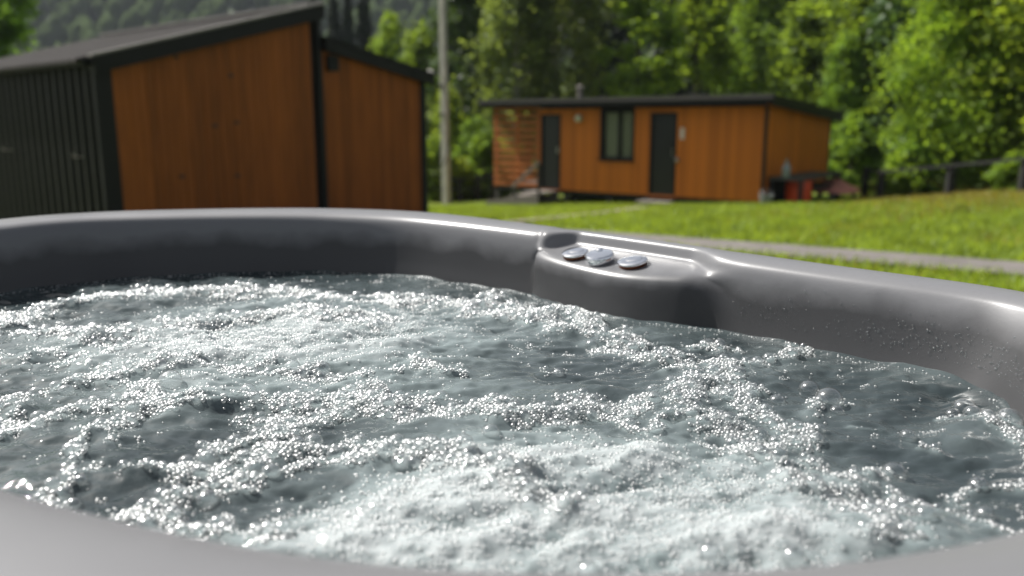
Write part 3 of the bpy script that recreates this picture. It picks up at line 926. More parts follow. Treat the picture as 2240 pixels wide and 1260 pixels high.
for x, top in ((hr0[0] - sx - .04, hr0[1] - stg - .05), (hr1[0] - sx + .06, hr1[1] - stg)):
    box("post", st, (x - .035, x + .035), (-.975, -.91), (-.1, top), M["weathered_dark"])

# ------------------------------------------------------------------ things beside the cabin
def cab_side_world(y, out):                # point beside the right-hand end wall
    p = RC[:2] + cn * y + cd * out
    return p
p = cab_side_world(1.35, .45)
ct = tag(empty("work_counter", (p[0], p[1], gz(*p)), RZC), "dark outdoor counter against the cabin's end wall", "counter")
ch = cab_side_yz(1720, 383)[1] - gz(*p)
box("top", ct, (-.42, .40), (-1.15, 1.9), (ch - .05, ch + .02), M["weathered_dark"])
for x in (-.36, .34):
    for yy in (-1.08, 1.82): box("leg", ct, (x - .04, x + .04), (yy - .04, yy + .04), (-.1, ch - .051), M["fence"])
box("shelf_board", ct, (-.36, .34), (.0, 1.78), (ch * .62 - .02, ch * .62 + .02), M["weathered_dark"])
box("back_board", ct, (-.40, -.385), (-.9, 1.78), (.1, ch - .06), M["fence"])
p2 = cab_side_world(.75, .58)
rbx = tag(empty("red_barrel", (p2[0], p2[1], gz(*p2)), RZC), "bright orange red barrel standing under the dark counter", "barrel")
hh = ch - .10
link("body", lathe_mesh("body", [(.27, 0), (.30, .03), (.30, hh * .32), (.31, hh * .34), (.30, hh * .36), (.30, hh * .66), (.31, hh * .68), (.30, hh * .70), (.295, hh - .05), (.28, hh - .02)], M["red_box"], 28), rbx)
link("lid", lathe_mesh("lid", [(.285, hh - .019), (.29, hh), (.25, hh + .012)], M["red_box"], 28), rbx)
p3 = cab_side_world(.28, .42)
bt = tag(link("water_bottle", lathe_mesh("water_bottle", [(.085, 0), (.10, .02), (.10, .22), (.085, .27), (.035, .33), (.035, .38), (.045, .385), (.045, .42)], M["bottle"], 20), None,
              (p3[0], p3[1], gz(*p) + ch + .021)), "grey plastic bottle standing on the dark counter", "bottle")
p4 = cab_side_world(-.25, .18)
bk = tag(empty("bucket", (p4[0], p4[1], gz(*p4)), 0), "grey metal bucket on the grass at the cabin corner", "bucket")
link("body", lathe_mesh("body", [(.11, 0), (.12, .01), (.16, .26), (.17, .265), (.17, .28), (.15, .275), (.11, .02)], M["bucket"], 22), bk)
link("handle", tube_mesh("handle", [(.16 * math.cos(t), -.02, .27 + .12 * math.sin(t)) for t in np.linspace(0, math.pi, 9)], [.006] * 9, M["steel"], 6), bk)
# low red canopy
cp = at_depth(1818, 445, 21.6)
cg = tag(empty("garden_canopy", (cp[0], cp[1], gz(cp[0], cp[1])), .5), "low faded red peaked canopy on pale posts right of the cabin", "canopy")
ctop = at_depth(1818, 388, 21.6)[2] - cg.location.z; ceav = at_depth(1818, 412, 21.6)[2] - cg.location.z
V, F = [(0, 0, ctop)], []
nr = 32
for j, (rr, zz) in enumerate(((.18, ctop - .05), (.40, ctop - .19), (.62, ceav + .04), (.66, ceav - .06))):
    for k in range(nr):
        t = 2 * math.pi * k / nr
        sq = rr * (1 + .16 * abs(math.cos(2 * t + .4)) ** 3)
        V.append((sq * math.cos(t), sq * math.sin(t), zz - .03 * abs(math.sin(2 * t)) * j / 3 + .015 * math.sin(7 * t)))
F = [(0, 1 + k, 1 + (k + 1) % nr) for k in range(nr)]
for j in range(3):
    for k in range(nr):
        a, b = 1 + j * nr + k, 1 + j * nr + (k + 1) % nr
        F.append((a, a + nr, b + nr, b))
link("cover", np_mesh("cover", np.array(V), F, M["canvas_red"], True), cg)
for x, yy in ((-.42, -.35), (.42, -.35), (-.42, .35), (.42, .35)):
    link("post", tube_mesh("post", [(x, yy, -.1), (x * .98, yy * .98, ceav + .02)], [.045, .04], M["weathered"], 8), cg)
bl = tag(link("bag", lathe_mesh("bag", [(.03, -.13), (.085, -.10), (.10, -.02), (.075, .08), (.03, .12), (.012, .2)], M["blue"], 16), None,
              tuple(at_depth(1822, 424, 21.3))), "small dull blue bag hanging under the red canopy", "bag")

# pole
pb, pt = at_depth(977, 441, 26.0), at_depth(962, -140, 26.0)
pl = tag(empty("utility_pole", (pb[0], 26.0, gz(pb[0], 26.0)), -.6), "tall pale concrete pole standing between the two buildings", "pole")
dx, hgt = pt[0] - pb[0], pt[2] - pl.location.z
sq = []
for t in np.linspace(0, 1, 7):
    w = .105 - .035 * t
    sq.append((dx * t * math.cos(.6), w, hgt * t))
V, F = [], []
for x, w, z in sq:
    V += [(x - w, -w, z - .3 * (z == 0)), (x + w, -w, z - .3 * (z == 0)), (x + w, w, z - .3 * (z == 0)), (x - w, w, z - .3 * (z == 0))]
for i in range(6):
    for k in range(4): F.append((i * 4 + k, i * 4 + (k + 1) % 4, i * 4 + 4 + (k + 1) % 4, i * 4 + 4 + k))
F.append((24, 25, 26, 27))
link("shaft", np_mesh("shaft", np.array(V), F, M["concrete"]), pl)
def pol(px, py, dy=0):
    q = at_depth(px, py, 26.0); a, c, s_ = q[0] - pl.location.x, math.cos(.6), math.sin(.6)
    return (a * c - dy * s_, a * s_ + dy * c, q[2] - pl.location.z)
la, lb = pol(960, 168, -.15), pol(943, 160, -.5)
link("lamp_arm", tube_mesh("lamp_arm", [la, (lb[0] + .08, lb[1] + .1, lb[2])], [.025, .02], M["steel"], 8), pl)
lh = link("lamp_head", lathe_mesh("lamp_head", [(.03, .07), (.12, .03), (.16, -.02), (.14, -.06), (.05, -.08)][::-1], M["concrete"], 18), pl, lb)
for py in (188, 250):
    q = pol(968, py)
    box("band", pl, (q[0] - .11, q[0] + .11), (-.11, .11), (q[2] - .03, q[2] + .03), M["weathered_dark"])
link("cable", tube_mesh("cable", [pol(985, 300, -.15), pol(976, 350, -.16), pol(962, 372, -.18), pol(945, 388, -.3)], [.02] * 4, M["black_trim"], 6), pl)

# fences
def fence(name, label, stations, hgt_, rails):
    s0 = stations[0]
    root = tag(empty(name, (s0[0], s0[1], gz(*s0))), label, "fence")
    ox, oy, oz = root.location
    tops = []
    for (x, y) in stations:
        z = gz(x, y)
        h = hgt_ * random.uniform(.96, 1.05)
        w = .075
        box("post", root, (x - ox - w, x - ox + w), (y - oy - w, y - oy + w), (z - oz - .2, z - oz + h), M["fence"])
        tops.append((x - ox, y - oy, z - oz))
    for a, b in zip(tops[:-1], tops[1:]):
        d = Vector((b[0] - a[0], b[1] - a[1], 0)).normalized(); nn = Vector((-d.y, d.x, 0)) * .02
        off = -Vector((-d.y, d.x, 0)) * (.098 if d.x > 0 else -.098)
        for rh in rails:
            rr = .032
            P8 = []
            for q in (a, b):
                for sgn in (-1, 1):
                    for zz in (-rr, rr):
                        P8.append((q[0] + off.x + nn.x * sgn, q[1] + off.y + nn.y * sgn, q[2] + rh * hgt_ + zz))
            hexa("rail", root, P8, M["fence"])
    return root
fr_st = [at_depth(px, 430, Y)[:2] for px, Y in ((1890, 23.0), (1925, 21.6), (2075, 19.9), (2235, 18.3), (2420, 16.8))]
fence("rail_fence", "dark wooden rail fence below the trees on the right", fr_st, .86, (.95,))
fl_st = [at_depth(px, 430, Y)[:2] for px, Y in ((860, 27.2), (935, 27.1), (1006, 27.0), (1045, 27.0), (1078, 27.0), (1180, 27.6), (1290, 28))]
fence("rail_fence", "dark wooden fence behind the pale pole and slatted cabin end", fl_st, .78, (.9, .5))

# ------------------------------------------------------------------ hot tub
ZW = CAMZ - .38                            # still water level
RA, RB, RCc = ZW + .125 - .0147 * .45, -.008, .0147     # the rim plane dips very slightly towards the near side
def rim_z(x, y): return RA + RB * x + RCc * y
def on_rim(px, py, drop=0.0):
    d = ray(px, py)
    t = (RA - drop - CAMZ) / (d[2] - RB * d[0] - RCc * d[1])
    return np.array([d[0] * t, d[1] * t, CAMZ + d[2] * t])
far_px = [(-120, 490), (0, 475), (200, 461), (400, 455), (600, 452), (760, 453), (930, 460), (1060, 473), (1180, 488), (1400, 516), (1620, 547), (1900, 585), (2240, 630)]
near_px = [(2240, 1178), (1900, 1222), (1600, 1243), (1300, 1250), (1000, 1243), (700, 1217), (400, 1166), (200, 1122), (0, 1065)]
far = [on_rim(a, b)[:2] for a, b in far_px]
near = np.array([on_rim(a, b, .012)[:2] for a, b in near_px])
tn = np.gradient(near, axis=0); tn /= np.linalg.norm(tn, axis=1)[:, None]
near_o = near + np.c_[-tn[:, 1], tn[:, 0]] * .160      # clockwise run: outward is to the left of travel
ctrl = np.array([*far, (.835, 1.12), (.83, .97), (.80, .80), (.71, .60), (.56, .44), *near_o[1:], (-.80, .60), (-1.30, .98), (-1.62, 1.42), (-1.60, 1.83)])
def closed_spline(P, n):
    P = np.asarray(P, float); m = len(P)
    out = []
    for i in range(m):
        p0, p1, p2, p3 = P[(i - 1) % m], P[i], P[(i + 1) % m], P[(i + 2) % m]
        t1 = np.linalg.norm(p1 - p0) ** .5; t2 = t1 + np.linalg.norm(p2 - p1) ** .5; t3 = t2 + np.linalg.norm(p3 - p2) ** .5
        for t in np.linspace(t1, t2, 40, endpoint=False):
            A1 = (t1 - t) / t1 * p0 + t / t1 * p1; A2 = (t2 - t) / (t2 - t1) * p1 + (t - t1) / (t2 - t1) * p2
            A3 = (t3 - t) / (t3 - t2) * p2 + (t - t2) / (t3 - t2) * p3
            B1 = (t2 - t) / t2 * A1 + t / t2 * A2; B2 = (t3 - t) / (t3 - t1) * A2 + (t - t1) / (t3 - t1) * A3
            out.append((t2 - t) / (t2 - t1) * B1 + (t - t1) / (t2 - t1) * B2)
    out = np.array(out)
    L = np.r_[0, np.cumsum(np.linalg.norm(np.roll(out, -1, 0) - out, axis=1))]
    cl = np.r_[out, out[:1]]
    s = np.linspace(0, L[-1], n, endpoint=False)
    C = np.c_[np.interp(s, L, cl[:, 0]), np.interp(s, L, cl[:, 1])]
    f = np.fft.fft(C[:, 0] + 1j * C[:, 1])
    k = np.fft.fftfreq(n, L[-1] / n)
    f *= np.exp(-(k * .30) ** 2)
    c = np.fft.ifft(f)
    return np.c_[c.real, c.imag], L[-1]
NC = 960
CURVE, PER = closed_spline(ctrl, NC)
TAN = np.roll(CURVE, -1, 0) - np.roll(CURVE, 1, 0); TAN /= np.linalg.norm(TAN, axis=1)[:, None]
NIN = np.c_[TAN[:, 1], -TAN[:, 0]]
f_ = np.fft.fft(NIN[:, 0] + 1j * NIN[:, 1]); f_ *= np.exp(-(np.fft.fftfreq(NC, PER / NC) * .18) ** 2); c_ = np.fft.ifft(f_)
NIN = np.c_[c_.real, c_.imag]; NIN /= np.linalg.norm(NIN, axis=1)[:, None]
if ((CURVE.mean(0) - CURVE) * NIN).sum() < 0: NIN = -NIN
def near_idx(p, off):
    return int(np.argmin(np.linalg.norm(CURVE + NIN * off - np.asarray(p)[:2], axis=1)))
iL = near_idx(on_rim(1180, 541, .040), .095)
iR = near_idx(on_rim(1640, 606, .040), .09)
sgn = 1 if (iR - iL) % NC < NC / 2 else -1
span = ((iR - iL) * sgn) % NC
PN = [(0, -1.25), (0, -.6), (0, -.12), (0, -.035), (.004, -.012), (.016, -.002), (.034, 0), (.065, -.001), (.092, -.004), (.108, -.010), (.117, -.020),
      (.1215, -.036), (.1245, -.055), (.1275, -.075), (.131, -.095), (.136, -.12), (.143, -.145), (.148, -.17), (.153, -.195), (.165, -.25), (.20, -.42), (.30, -.80)]
PN = np.array(PN)
def shelf_prof(w, kap, back, front):
    """profile through the control shelf: it tips a little towards the water; back = how far the rim is scooped out, front = 0..1 bulge"""
    base = PN * (kap, 1)
    bulge = .062 * max(0, 1 - w * w) ** (.55 if w < 0 else 1.5)
    f = base[12, 0] + .004 + bulge
    b = .046 + (1 - back) * (f - .014 - .046)
    zf = lambda o: -.030 - (o - .056) * .23
    P = [(0, -1.25), (0, -.6), (0, -.12), (0, -.035), (.004, -.012), (.013, -.002), (b * .5, 0), (b * .76, -.001), (b * .90, -.005), (b * .975, -.016),
         (b + .002, zf(b) + .002), (b + .010, zf(b + .01)), ((b + f) / 2, zf((b + f) / 2)), (f - .016, zf(f - .016)), (f - .004, zf(f) - .003), (f + .003, zf(f) - .014)]
    P = np.array(P)
    low = base[16:].copy()
    low[:, 0] += bulge * np.clip(1.0 - np.maximum(0, -low[:, 1] - .2) * 2, .3, 1) + np.array([.004, .010, .012, .012, .010, 0][:len(low)]) * (1 - abs(w))
    return np.r_[P, low]
def chaikin(P, n=2):
    P = np.array(P, float)
    for _ in range(n):
        Q = np.empty((2 * len(P), 2))
        Q[0::2] = np.r_[P[:1], .75 * P[1:] + .25 * P[:-1]]
        Q[1::2] = np.r_[.75 * P[:-1] + .25 * P[1:], P[-1:]]
        # order so that the corners are cut
        R = [P[0]]
        for a, b in zip(P[:-1], P[1:]): R += [.75 * a + .25 * b, .25 * a + .75 * b]
        R.append(P[-1]); P = np.array(R)
    return P
rows = []
smooth01 = lambda t: (lambda c: c * c * (3 - 2 * c))(min(1.0, max(0.0, t)))
for i in range(NC):
    k = ((i - iL) * sgn) % NC
    if k > NC * .75: k -= NC
    w = (k / span) * 2 - 1
    m_in = (1 - abs(w)) * span * PER / NC / 2        # metres inside the shelf's end
    arc = k * PER / NC
    kap = 1 - .28 * smooth01((arc + .7) / .9) * (1 - smooth01((arc - 1.2) / .5)) + .45 * smooth01((1.25 - CURVE[i][1]) / .55)     # the wall is steeper on the right
    pr = PN * (kap, 1)
    lean = .06 * smooth01((arc - .50) / .85) * (1 - smooth01((arc - 1.5) / .5))         # past the controls the wall slopes inwards
    pr[:, 0] += lean * np.clip((-pr[:, 1] - .02) / .11, 0, 1.6) * (np.arange(len(pr)) > 8)
    ends = smooth01((m_in + .016) / (.032 if w < 0 else .12))
    if ends > 0:
        wc = float(np.clip(w, -1, 1))
        back = smooth01((m_in - .004) / (.075 if w < 0 else .13))
        pr = pr * (1 - ends) + shelf_prof(wc, kap, back, 1) * ends
    pr = chaikin(pr, 2)
    zr = rim_z(*CURVE[i])
    rows.append(np.c_[CURVE[i][None] + NIN[i][None] * pr[:, :1], zr + pr[:, 1]])
rows = np.array(rows); KP = rows.shape[1]
TC = CURVE.mean(0)
zg = gz(*TC)
tub = tag(empty("hot_tub", (TC[0], TC[1], zg)), "dark grey moulded hot tub full of bubbling water in the foreground", "hot tub")
sv = rows.reshape(-1, 3) - np.array([TC[0], TC[1], zg])
ii = np.arange(NC * KP).reshape(NC, KP)
i2 = np.roll(ii, -1, 0)
sf = np.stack([ii[:, :-1], i2[:, :-1], i2[:, 1:], ii[:, 1:]], -1).reshape(-1, 4)
# floor of the tub closes the shell
fl = [tuple(int(v) for v in ii[:, -1])]
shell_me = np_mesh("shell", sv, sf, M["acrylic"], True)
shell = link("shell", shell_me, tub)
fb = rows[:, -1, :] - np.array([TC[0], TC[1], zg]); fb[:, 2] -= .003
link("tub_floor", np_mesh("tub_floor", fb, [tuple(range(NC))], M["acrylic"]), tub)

# three chrome controls on the shelf
def control(px, py, rad, kind):
    # the spot on the shelf that this sight line meets
    ks = [(iL + sgn * j) % NC for j in range(4, span - 4)]
    best = None
    for i in ks:
        for j in range(KP):
            o_ = float(np.linalg.norm(rows[i, j, :2] - CURVE[i])); dz_ = rows[i, j, 2] - rim_z(*CURVE[i])
            if o_ < .05 or not -.062 < dz_ < -.026: continue
            v_ = rows[i, j] - np.array([0, 0, CAMZ])
            dep = v_[1] * CP - v_[2] * SP
            e_ = math.hypot(CX + FPX * v_[0] / dep - px, CY - FPX * (v_[1] * SP + v_[2] * CP) / dep - py)
            if best is None or e_ < best[0]: best = (e_, i, j)
    _, i, j = best
    q = rows[i, j]
    lx, ly, lz = q[0] - TC[0], q[1] - TC[1], q[2] - .001 - zg
    tip = Vector((NIN[i][0] * .224, NIN[i][1] * .224, .974)).to_track_quat('Z', 'Y')
    r = rad
    if kind == "knob":
        me = lathe_mesh("control_knob", [(r * .94, 0), (r * .97, .002), (r, .004), (r, .0135), (r * .97, .0165), (r * .9, .0185), (r * .5, .0195), (r * .1, .0195)], M["chrome"], 64)
        o = link("control_knob", me, tub, (lx, ly, lz)); o.rotation_euler = tip.to_euler()
        link("pointer", lathe_mesh("pointer", [(.007, 0), (.007, .003), (.005, .0042), (.001, .0045)], M["chrome"], 20), o, (-.012, r * .55, .0188))
    else:
        ring = [(r * .9, 0), (r * .93, .002), (r * .93, .007)]
        me = lathe_mesh("control_button", [(r * .93, .0072), (r * .99, .0078), (r, .0095), (r * .985, .0112), (r * .9, .0125), (r * .6, .0132), (r * .1, .0134)], M["chrome"], 64)
        o = link("control_button", me, tub, (lx, ly, lz)); o.rotation_euler = tip.to_euler()
        link("ring", lathe_mesh("ring", ring, M["copper"], 48), o)
        link("raised_lens", lathe_mesh("raised_lens", [(r * .62, .0122), (r * .60, .0140), (r * .56, .0146), (r * .2, .0148), (r * .02, .0148)], M["chrome"], 48), o, (0, r * .16, 0))
    return o
control(1259, 559, .0285, "button")
control(1315, 571, .0300, "knob")
control(1385, 580, .0305, "button")

# ------------------------------------------------------------------ water surface
X0, X1, Y0, Y1, RES = -1.62, 1.0, .30, 2.42, .0031
nx, ny = int((X1 - X0) / RES) + 1, int((Y1 - Y0) / RES) + 1
xs, ysr = X0 + np.arange(nx) * RES, Y0 + np.arange(ny) * RES
def bil(fld, x, y):
    fx = np.clip((x - X0) / RES, 0, nx - 1.001); fy = np.clip((y - Y0) / RES, 0, ny - 1.001)
    i, j = fx.astype(int), fy.astype(int); a, b = fx - i, fy - j
    return (fld[j, i] * (1 - a) + fld[j, i + 1] * a) * (1 - b) + (fld[j + 1, i] * (1 - a) + fld[j + 1, i + 1] * a) * b
def field(scale, seed, ax=1.0, ay=1.0, ang=0.0):
    r = np.random.default_rng(seed).normal(size=(ny, nx))
    kx, ky = np.meshgrid(np.fft.fftfreq(nx, RES), np.fft.fftfreq(ny, RES))
    c, s = math.cos(ang), math.sin(ang)
    k2 = ((kx * c + ky * s) * ax) ** 2 + ((-kx * s + ky * c) * ay) ** 2
    f = np.fft.ifft2(np.fft.fft2(r) * np.exp(-k2 * (scale * 2.2) ** 2)).real
    return (f / f.std()).astype(np.float32)
# signed distance to the inner wall at the water line, on a coarse grid
ST = 6
cxg, cyg = np.meshgrid(xs[::ST], ysr[::ST])
inner = CURVE + NIN * .10
wall_at_water = []
for i in range(0, NC, 4):
    pr = rows[i]; j = int(np.argmin(np.abs(pr[:, 2] - ZW) + (np.linalg.norm(pr[:, :2] - CURVE[i], axis=1) < .03) * 9))
    wall_at_water.append(pr[j, :2])
wall_at_water = np.array(wall_at_water)
def sdist(px_, py_, poly):
    ins = np.zeros(px_.shape, bool); dm = np.full(px_.shape, 9.0)
    for a, b in zip(poly, np.roll(poly, -1, 0)):
        cond = ((a[1] > py_) != (b[1] > py_))
        with np.errstate(divide='ignore', invalid='ignore'):
            ins ^= cond & (px_ < (b[0] - a[0]) * (py_ - a[1]) / (b[1] - a[1] + 1e-12) + a[0])
        e = b - a; L2 = e @ e + 1e-12
        t = np.clip(((px_ - a[0]) * e[0] + (py_ - a[1]) * e[1]) / L2, 0, 1)
        dm = np.minimum(dm, np.hypot(px_ - a[0] - t * e[0], py_ - a[1] - t * e[1]))
    return np.where(ins, dm, -dm)
sdc = sdist(cxg, cyg, wall_at_water)
fx, fy = np.arange(nx) / ST, np.arange(ny) / ST
def up(c):
    h, w = c.shape
    i = np.clip(fx.astype(int), 0, w - 2); j = np.clip(fy.astype(int), 0, h - 2)
    a = np.clip(fx - i, 0, 1)[None]; b = np.clip(fy - j, 0, 1)[:, None]
    return (c[j][:, i] * (1 - a) + c[j][:, i + 1] * a) * (1 - b) + (c[j + 1][:, i] * (1 - a) + c[j + 1][:, i + 1] * a) * b
SD = up(sdc).astype(np.float32)
# foam streaks (run, half-width in metres, strength) and upwellings above the jets
STREAKS = [
    ([(20, 690), (100, 668), (190, 652), (300, 641), (450, 634), (600, 633), (750, 641), (850, 651), (960, 656), (1060, 662)], .050, 1.0),
    ([(100, 722), (250, 735), (420, 702), (600, 682), (760, 690), (840, 705)], .050, .85),
    ([(60, 770), (140, 765), (240, 772), (330, 765)], .03, .6),
    ([(0, 862), (120, 832), (250, 816), (400, 800), (560, 801), (700, 812), (850, 806), (980, 800)], .022, .95),
    ([(0, 905), (60, 925), (120, 908), (200, 882), (330, 856), (400, 868)], .030, 1.0),
    ([(230, 920), (330, 888), (480, 880), (600, 868), (720, 852), (800, 846)], .026, .9),
    ([(590, 905), (700, 893), (800, 880), (900, 884), (1050, 890), (1180, 900), (1300, 890), (1400, 870), (1490, 838), (1560, 818), (1592, 800)], .040, 1.15),
    ([(640, 880), (760, 868), (860, 862), (960, 872)], .030, .9),
    ([(440, 1002), (520, 962), (600, 930), (680, 915)], .026, .9),
    ([(520, 1005), (640, 968), (760, 960), (880, 955), (960, 962)], .030, .75),
    ([(110, 1092), (160, 1030), (200, 980), (216, 945)], .022, .9),
    ([(290, 1110), (350, 1082), (420, 1060), (520, 1040), (620, 1012), (760, 992)], .028, .95),
    ([(330, 1140), (440, 1158), (520, 1172), (580, 1190)], .030, 1.0),
    ([(300, 1010), (360, 990), (420, 1010)], .018, .6),
    ([(740, 1000), (850, 986), (950, 990), (1040, 1002), (1100, 1040), (1180, 1090), (1240, 1112)], .028, 1.0),
    ([(1085, 636), (1130, 680), (1230, 716), (1300, 730), (1420, 768), (1470, 790)], .042, .95),
    ([(1210, 672), (1300, 712), (1400, 746), (1480, 768)], .026, .9),
    ([(960, 660), (1040, 676), (1130, 690)], .04, .8),
    ([(1540, 828), (1600, 832), (1640, 868), (1700, 930), (1752, 925)], .036, 1.0),
    ([(1330, 905), (1420, 922), (1500, 905), (1560, 880)], .018, .75),
    ([(1580, 925), (1640, 990), (1720, 1010), (1800, 1050), (1880, 1090), (1930, 1130), (1942, 1190)], .028, 1.05),
    ([(1600, 800), (1680, 790), (1760, 752)], .022, .7),
    ([(1500, 742), (1560, 745), (1600, 760)], .018, .8),
    ([(1900, 1045), (1960, 1020)], .022, .9), ([(2000, 1080), (2040, 1110)], .026, .9), ([(2130, 1060), (2190, 1045)], .020, .8),
    ([(1780, 890), (1820, 880)], .014, .8), ([(2080, 890), (2150, 900), (2215, 940)], .016, .9), ([(2010, 960), (2060, 970)], .012, .7),
    ([(1780, 1080), (1850, 1120)], .02, .8), ([(2110, 1120), (2200, 1140)], .018, .6), ([(1990, 940), (1900, 920)], .010, .6),
]
WELLS = [((600, 722), .36, .24, .85), ((470, 760), .22, .14, .35), ((1260, 985), .15, .10, .62), ((1010, 1080), .13, .09, .85), ((1330, 1130), .20, .11, .80),
         ((1580, 1040), .13, .08, .62), ((1130, 1190), .2, .06, .8), ((1620, 1190), .12, .05, .6), ((540, 842), .26, .05, .22), ((820, 840), .2, .05, .15), ((820, 1130), .1, .07, .45)]
FO = np.zeros((ny, nx), np.float32)
GXX, GYY = np.meshgrid(xs, ysr)
wob = .014 * field(.030, 41), .014 * field(.030, 42)
for run, hw, st_ in STREAKS:
    hw = hw * .86
    P = np.array([on_z(a, b, ZW + .012)[:2] for a, b in run])
    t = np.linspace(0, len(P) - 1, len(P) * 5)
    Q = np.c_[np.interp(t, range(len(P)), P[:, 0]), np.interp(t, range(len(P)), P[:, 1])]
    m_ = hw * 2.5 + .05
    i0, i1 = np.clip(((Q[:, 0].min() - m_ - X0) / RES, (Q[:, 0].max() + m_ - X0) / RES), 0, nx).astype(int)
    j0, j1 = np.clip(((Q[:, 1].min() - m_ - Y0) / RES, (Q[:, 1].max() + m_ - Y0) / RES), 0, ny).astype(int)
    if i1 <= i0 or j1 <= j0: continue
    gx_ = (GXX + wob[0])[j0:j1, i0:i1]; gy_ = (GYY + wob[1])[j0:j1, i0:i1]
    d = np.full(gx_.shape, 9.0, np.float32)
    for a, b in zip(Q[:-1], Q[1:]):
        e = b - a; L2 = e @ e + 1e-12
        tt = np.clip(((gx_ - a[0]) * e[0] + (gy_ - a[1]) * e[1]) / L2, 0, 1)
        d = np.minimum(d, np.hypot(gx_ - a[0] - tt * e[0], gy_ - a[1] - tt * e[1]))
    FO[j0:j1, i0:i1] = np.maximum(FO[j0:j1, i0:i1], st_ * np.exp(-(d / hw) ** 2))
AIR = np.zeros((ny, nx), np.float32)
for (a, b), rx, ry, st_ in WELLS:
    p = on_z(a, b, ZW + .012)
    AIR += st_ * np.exp(-(((GXX - p[0]) / rx) ** 2 + ((GYY - p[1]) / ry) ** 2))
AIR = np.clip(AIR, 0, 1.05)
n_big, n_mid, n_small, n_fine = field(.085, 1, 1.3, 1, .35), field(.032, 2, 1.8, 1, .3), field(.0125, 3, 1.9, 1, .2), field(.0058, 4, 1.7, 1, .1)
n_patch = field(.022, 77); n_patch2 = field(.009, 78)
damp = np.clip(SD / .05, 0.15, 1)
HT = (.0036 * n_big + .0027 * n_mid * (1 - .15 * AIR) + .0015 * n_small * (1 + .25 * AIR) + .00050 * n_fine * (1 + 1.3 * AIR)) * damp
HT += .0075 * FO * (1 + .25 * n_mid) + .010 * AIR * (1 + .2 * n_mid)
HT += .004 * np.exp(-np.clip(SD, 0, 1) / .006) * (1 + .4 * n_mid)          # the water creeps up the wall
HT = np.clip(HT, -.03, .06)
air_v = np.clip(AIR * (.74 + .17 * n_mid + .13 * n_patch2 + .10 * n_small) + .48 * np.clip(FO * (1 + .3 * n_patch) - .12, 0, 1) + .05 * np.clip(n_big, -1, 1.5) + .05, 0, 1)
inside = SD > -.035
vid = -np.ones((ny, nx), int)
cell = inside[:-1, :-1] & inside[1:, :-1] & inside[:-1, 1:] & inside[1:, 1:]
used = np.zeros((ny, nx), bool)
used[:-1, :-1] |= cell; used[1:, :-1] |= cell; used[:-1, 1:] |= cell; used[1:, 1:] |= cell
vid[used] = np.arange(used.sum())
wv = np.c_[GXX[used], GYY[used], ZW + HT[used]]
wf = np.stack([vid[:-1, :-1][cell], vid[:-1, 1:][cell], vid[1:, 1:][cell], vid[1:, :-1][cell]], -1)
wme = np_mesh("water", wv, wf, M["water"], True)
at_ = wme.attributes.new("air", 'FLOAT', 'POINT')
at_.data.foreach_set("value", air_v[used].astype(np.float32))
water = tag(link("water", wme), "churning bubbling water filling the hot tub", kind="structure")

# ------------------------------------------------------------------ foam: packed bubbles, too many to count
def sphere_points(spacing, jit, dens, rmin, rmax, seed):
    rng = np.random.default_rng(seed)
    a = np.arange(X0, X1, spacing); b = np.arange(Y0, Y1, spacing * .866)
    A, B = np.meshgrid(a, b); A = A + (np.arange(len(b)) % 2)[:, None] * spacing / 2
    x = (A + rng.normal(0, jit * spacing, A.shape)).ravel(); y = (B + rng.normal(0, jit * spacing, B.shape)).ravel()
    ok = bil(SD, x, y) > .004
    x, y = x[ok], y[ok]
    k = dens(x, y) > rng.uniform(0, 1, len(x))
    x, y = x[k], y[k]
    return x, y, rng.uniform(rmin, rmax, len(x))
FOD = np.clip((FO * (1 + .30 * n_patch) + .10 * n_patch2 - .36) * 3.2, 0, 1)
FOS = np.clip((FO * (1 + .35 * n_patch) + .12 * n_patch2 - .20) * 2.0, 0, 1)
AIRS = np.clip((AIR + .12 * n_patch2 + .1 * n_patch - .25), 0, 1)
WILD = np.clip((n_patch * .5 + n_patch2 * .6 - 1.25), 0, 1)
rngb = np.random.default_rng(5)
# large bubbles first
bx_, by_, br_ = [], [], []
cand = 60000
qx, qy = rngb.uniform(X0, X1, cand), rngb.uniform(Y0, Y1, cand)
pq = bil(FOD, qx, qy) * .9 + bil(WILD, qx, qy) * .25
okq = (bil(SD, qx, qy) > np.where(qy < .9, .035, .008)) & (pq > rngb.uniform(0, 1, cand))
qx, qy = qx[okq], qy[okq]
qr = .0042 + .0080 * rngb.uniform(0, 1, len(qx)) ** 4
big = [(*on_z(a, b, ZW)[:2], r) for a, b, r in ((1140, 634, .021), (1812, 886, .019), (1778, 892, .016), (1830, 905, .010), (1550, 752, .016), (1575, 760, .013), (1770, 850, .015),
      (2110, 893, .017), (2140, 905, .012), (2205, 935, .016), (2085, 900, .010), (375, 858, .017), (350, 862, .013), (640, 822, .013), (705, 818, .014), (1955, 1035, .014), (1700, 880, .012), (1325, 900, .010), (1640, 905, .012), (1985, 960, .010),
      (560, 826, .010), (590, 828, .009), (745, 826, .010), (800, 830, .009), (1480, 880, .009))]
cellg = {}
def try_add(x, y, r):
    i, j = int(x / .03), int(y / .03)
    for a in (i - 1, i, i + 1):
        for b in (j - 1, j, j + 1):
            for (x2, y2, r2) in cellg.get((a, b), ()):
                if (x - x2) ** 2 + (y - y2) ** 2 < (.82 * (r + r2)) ** 2: return False
    cellg.setdefault((i, j), []).append((x, y, r))
    return True
large = []
for x, y, r in big:
    if try_add(x, y, r): large.append((x, y, r))
od = np.argsort(-qr)[:3200]
for k in od:
    if try_add(qx[k], qy[k], qr[k]): large.append((qx[k], qy[k], qr[k]))
LG = np.array(large)
LG = LG[np.argsort(-LG[:, 2])]
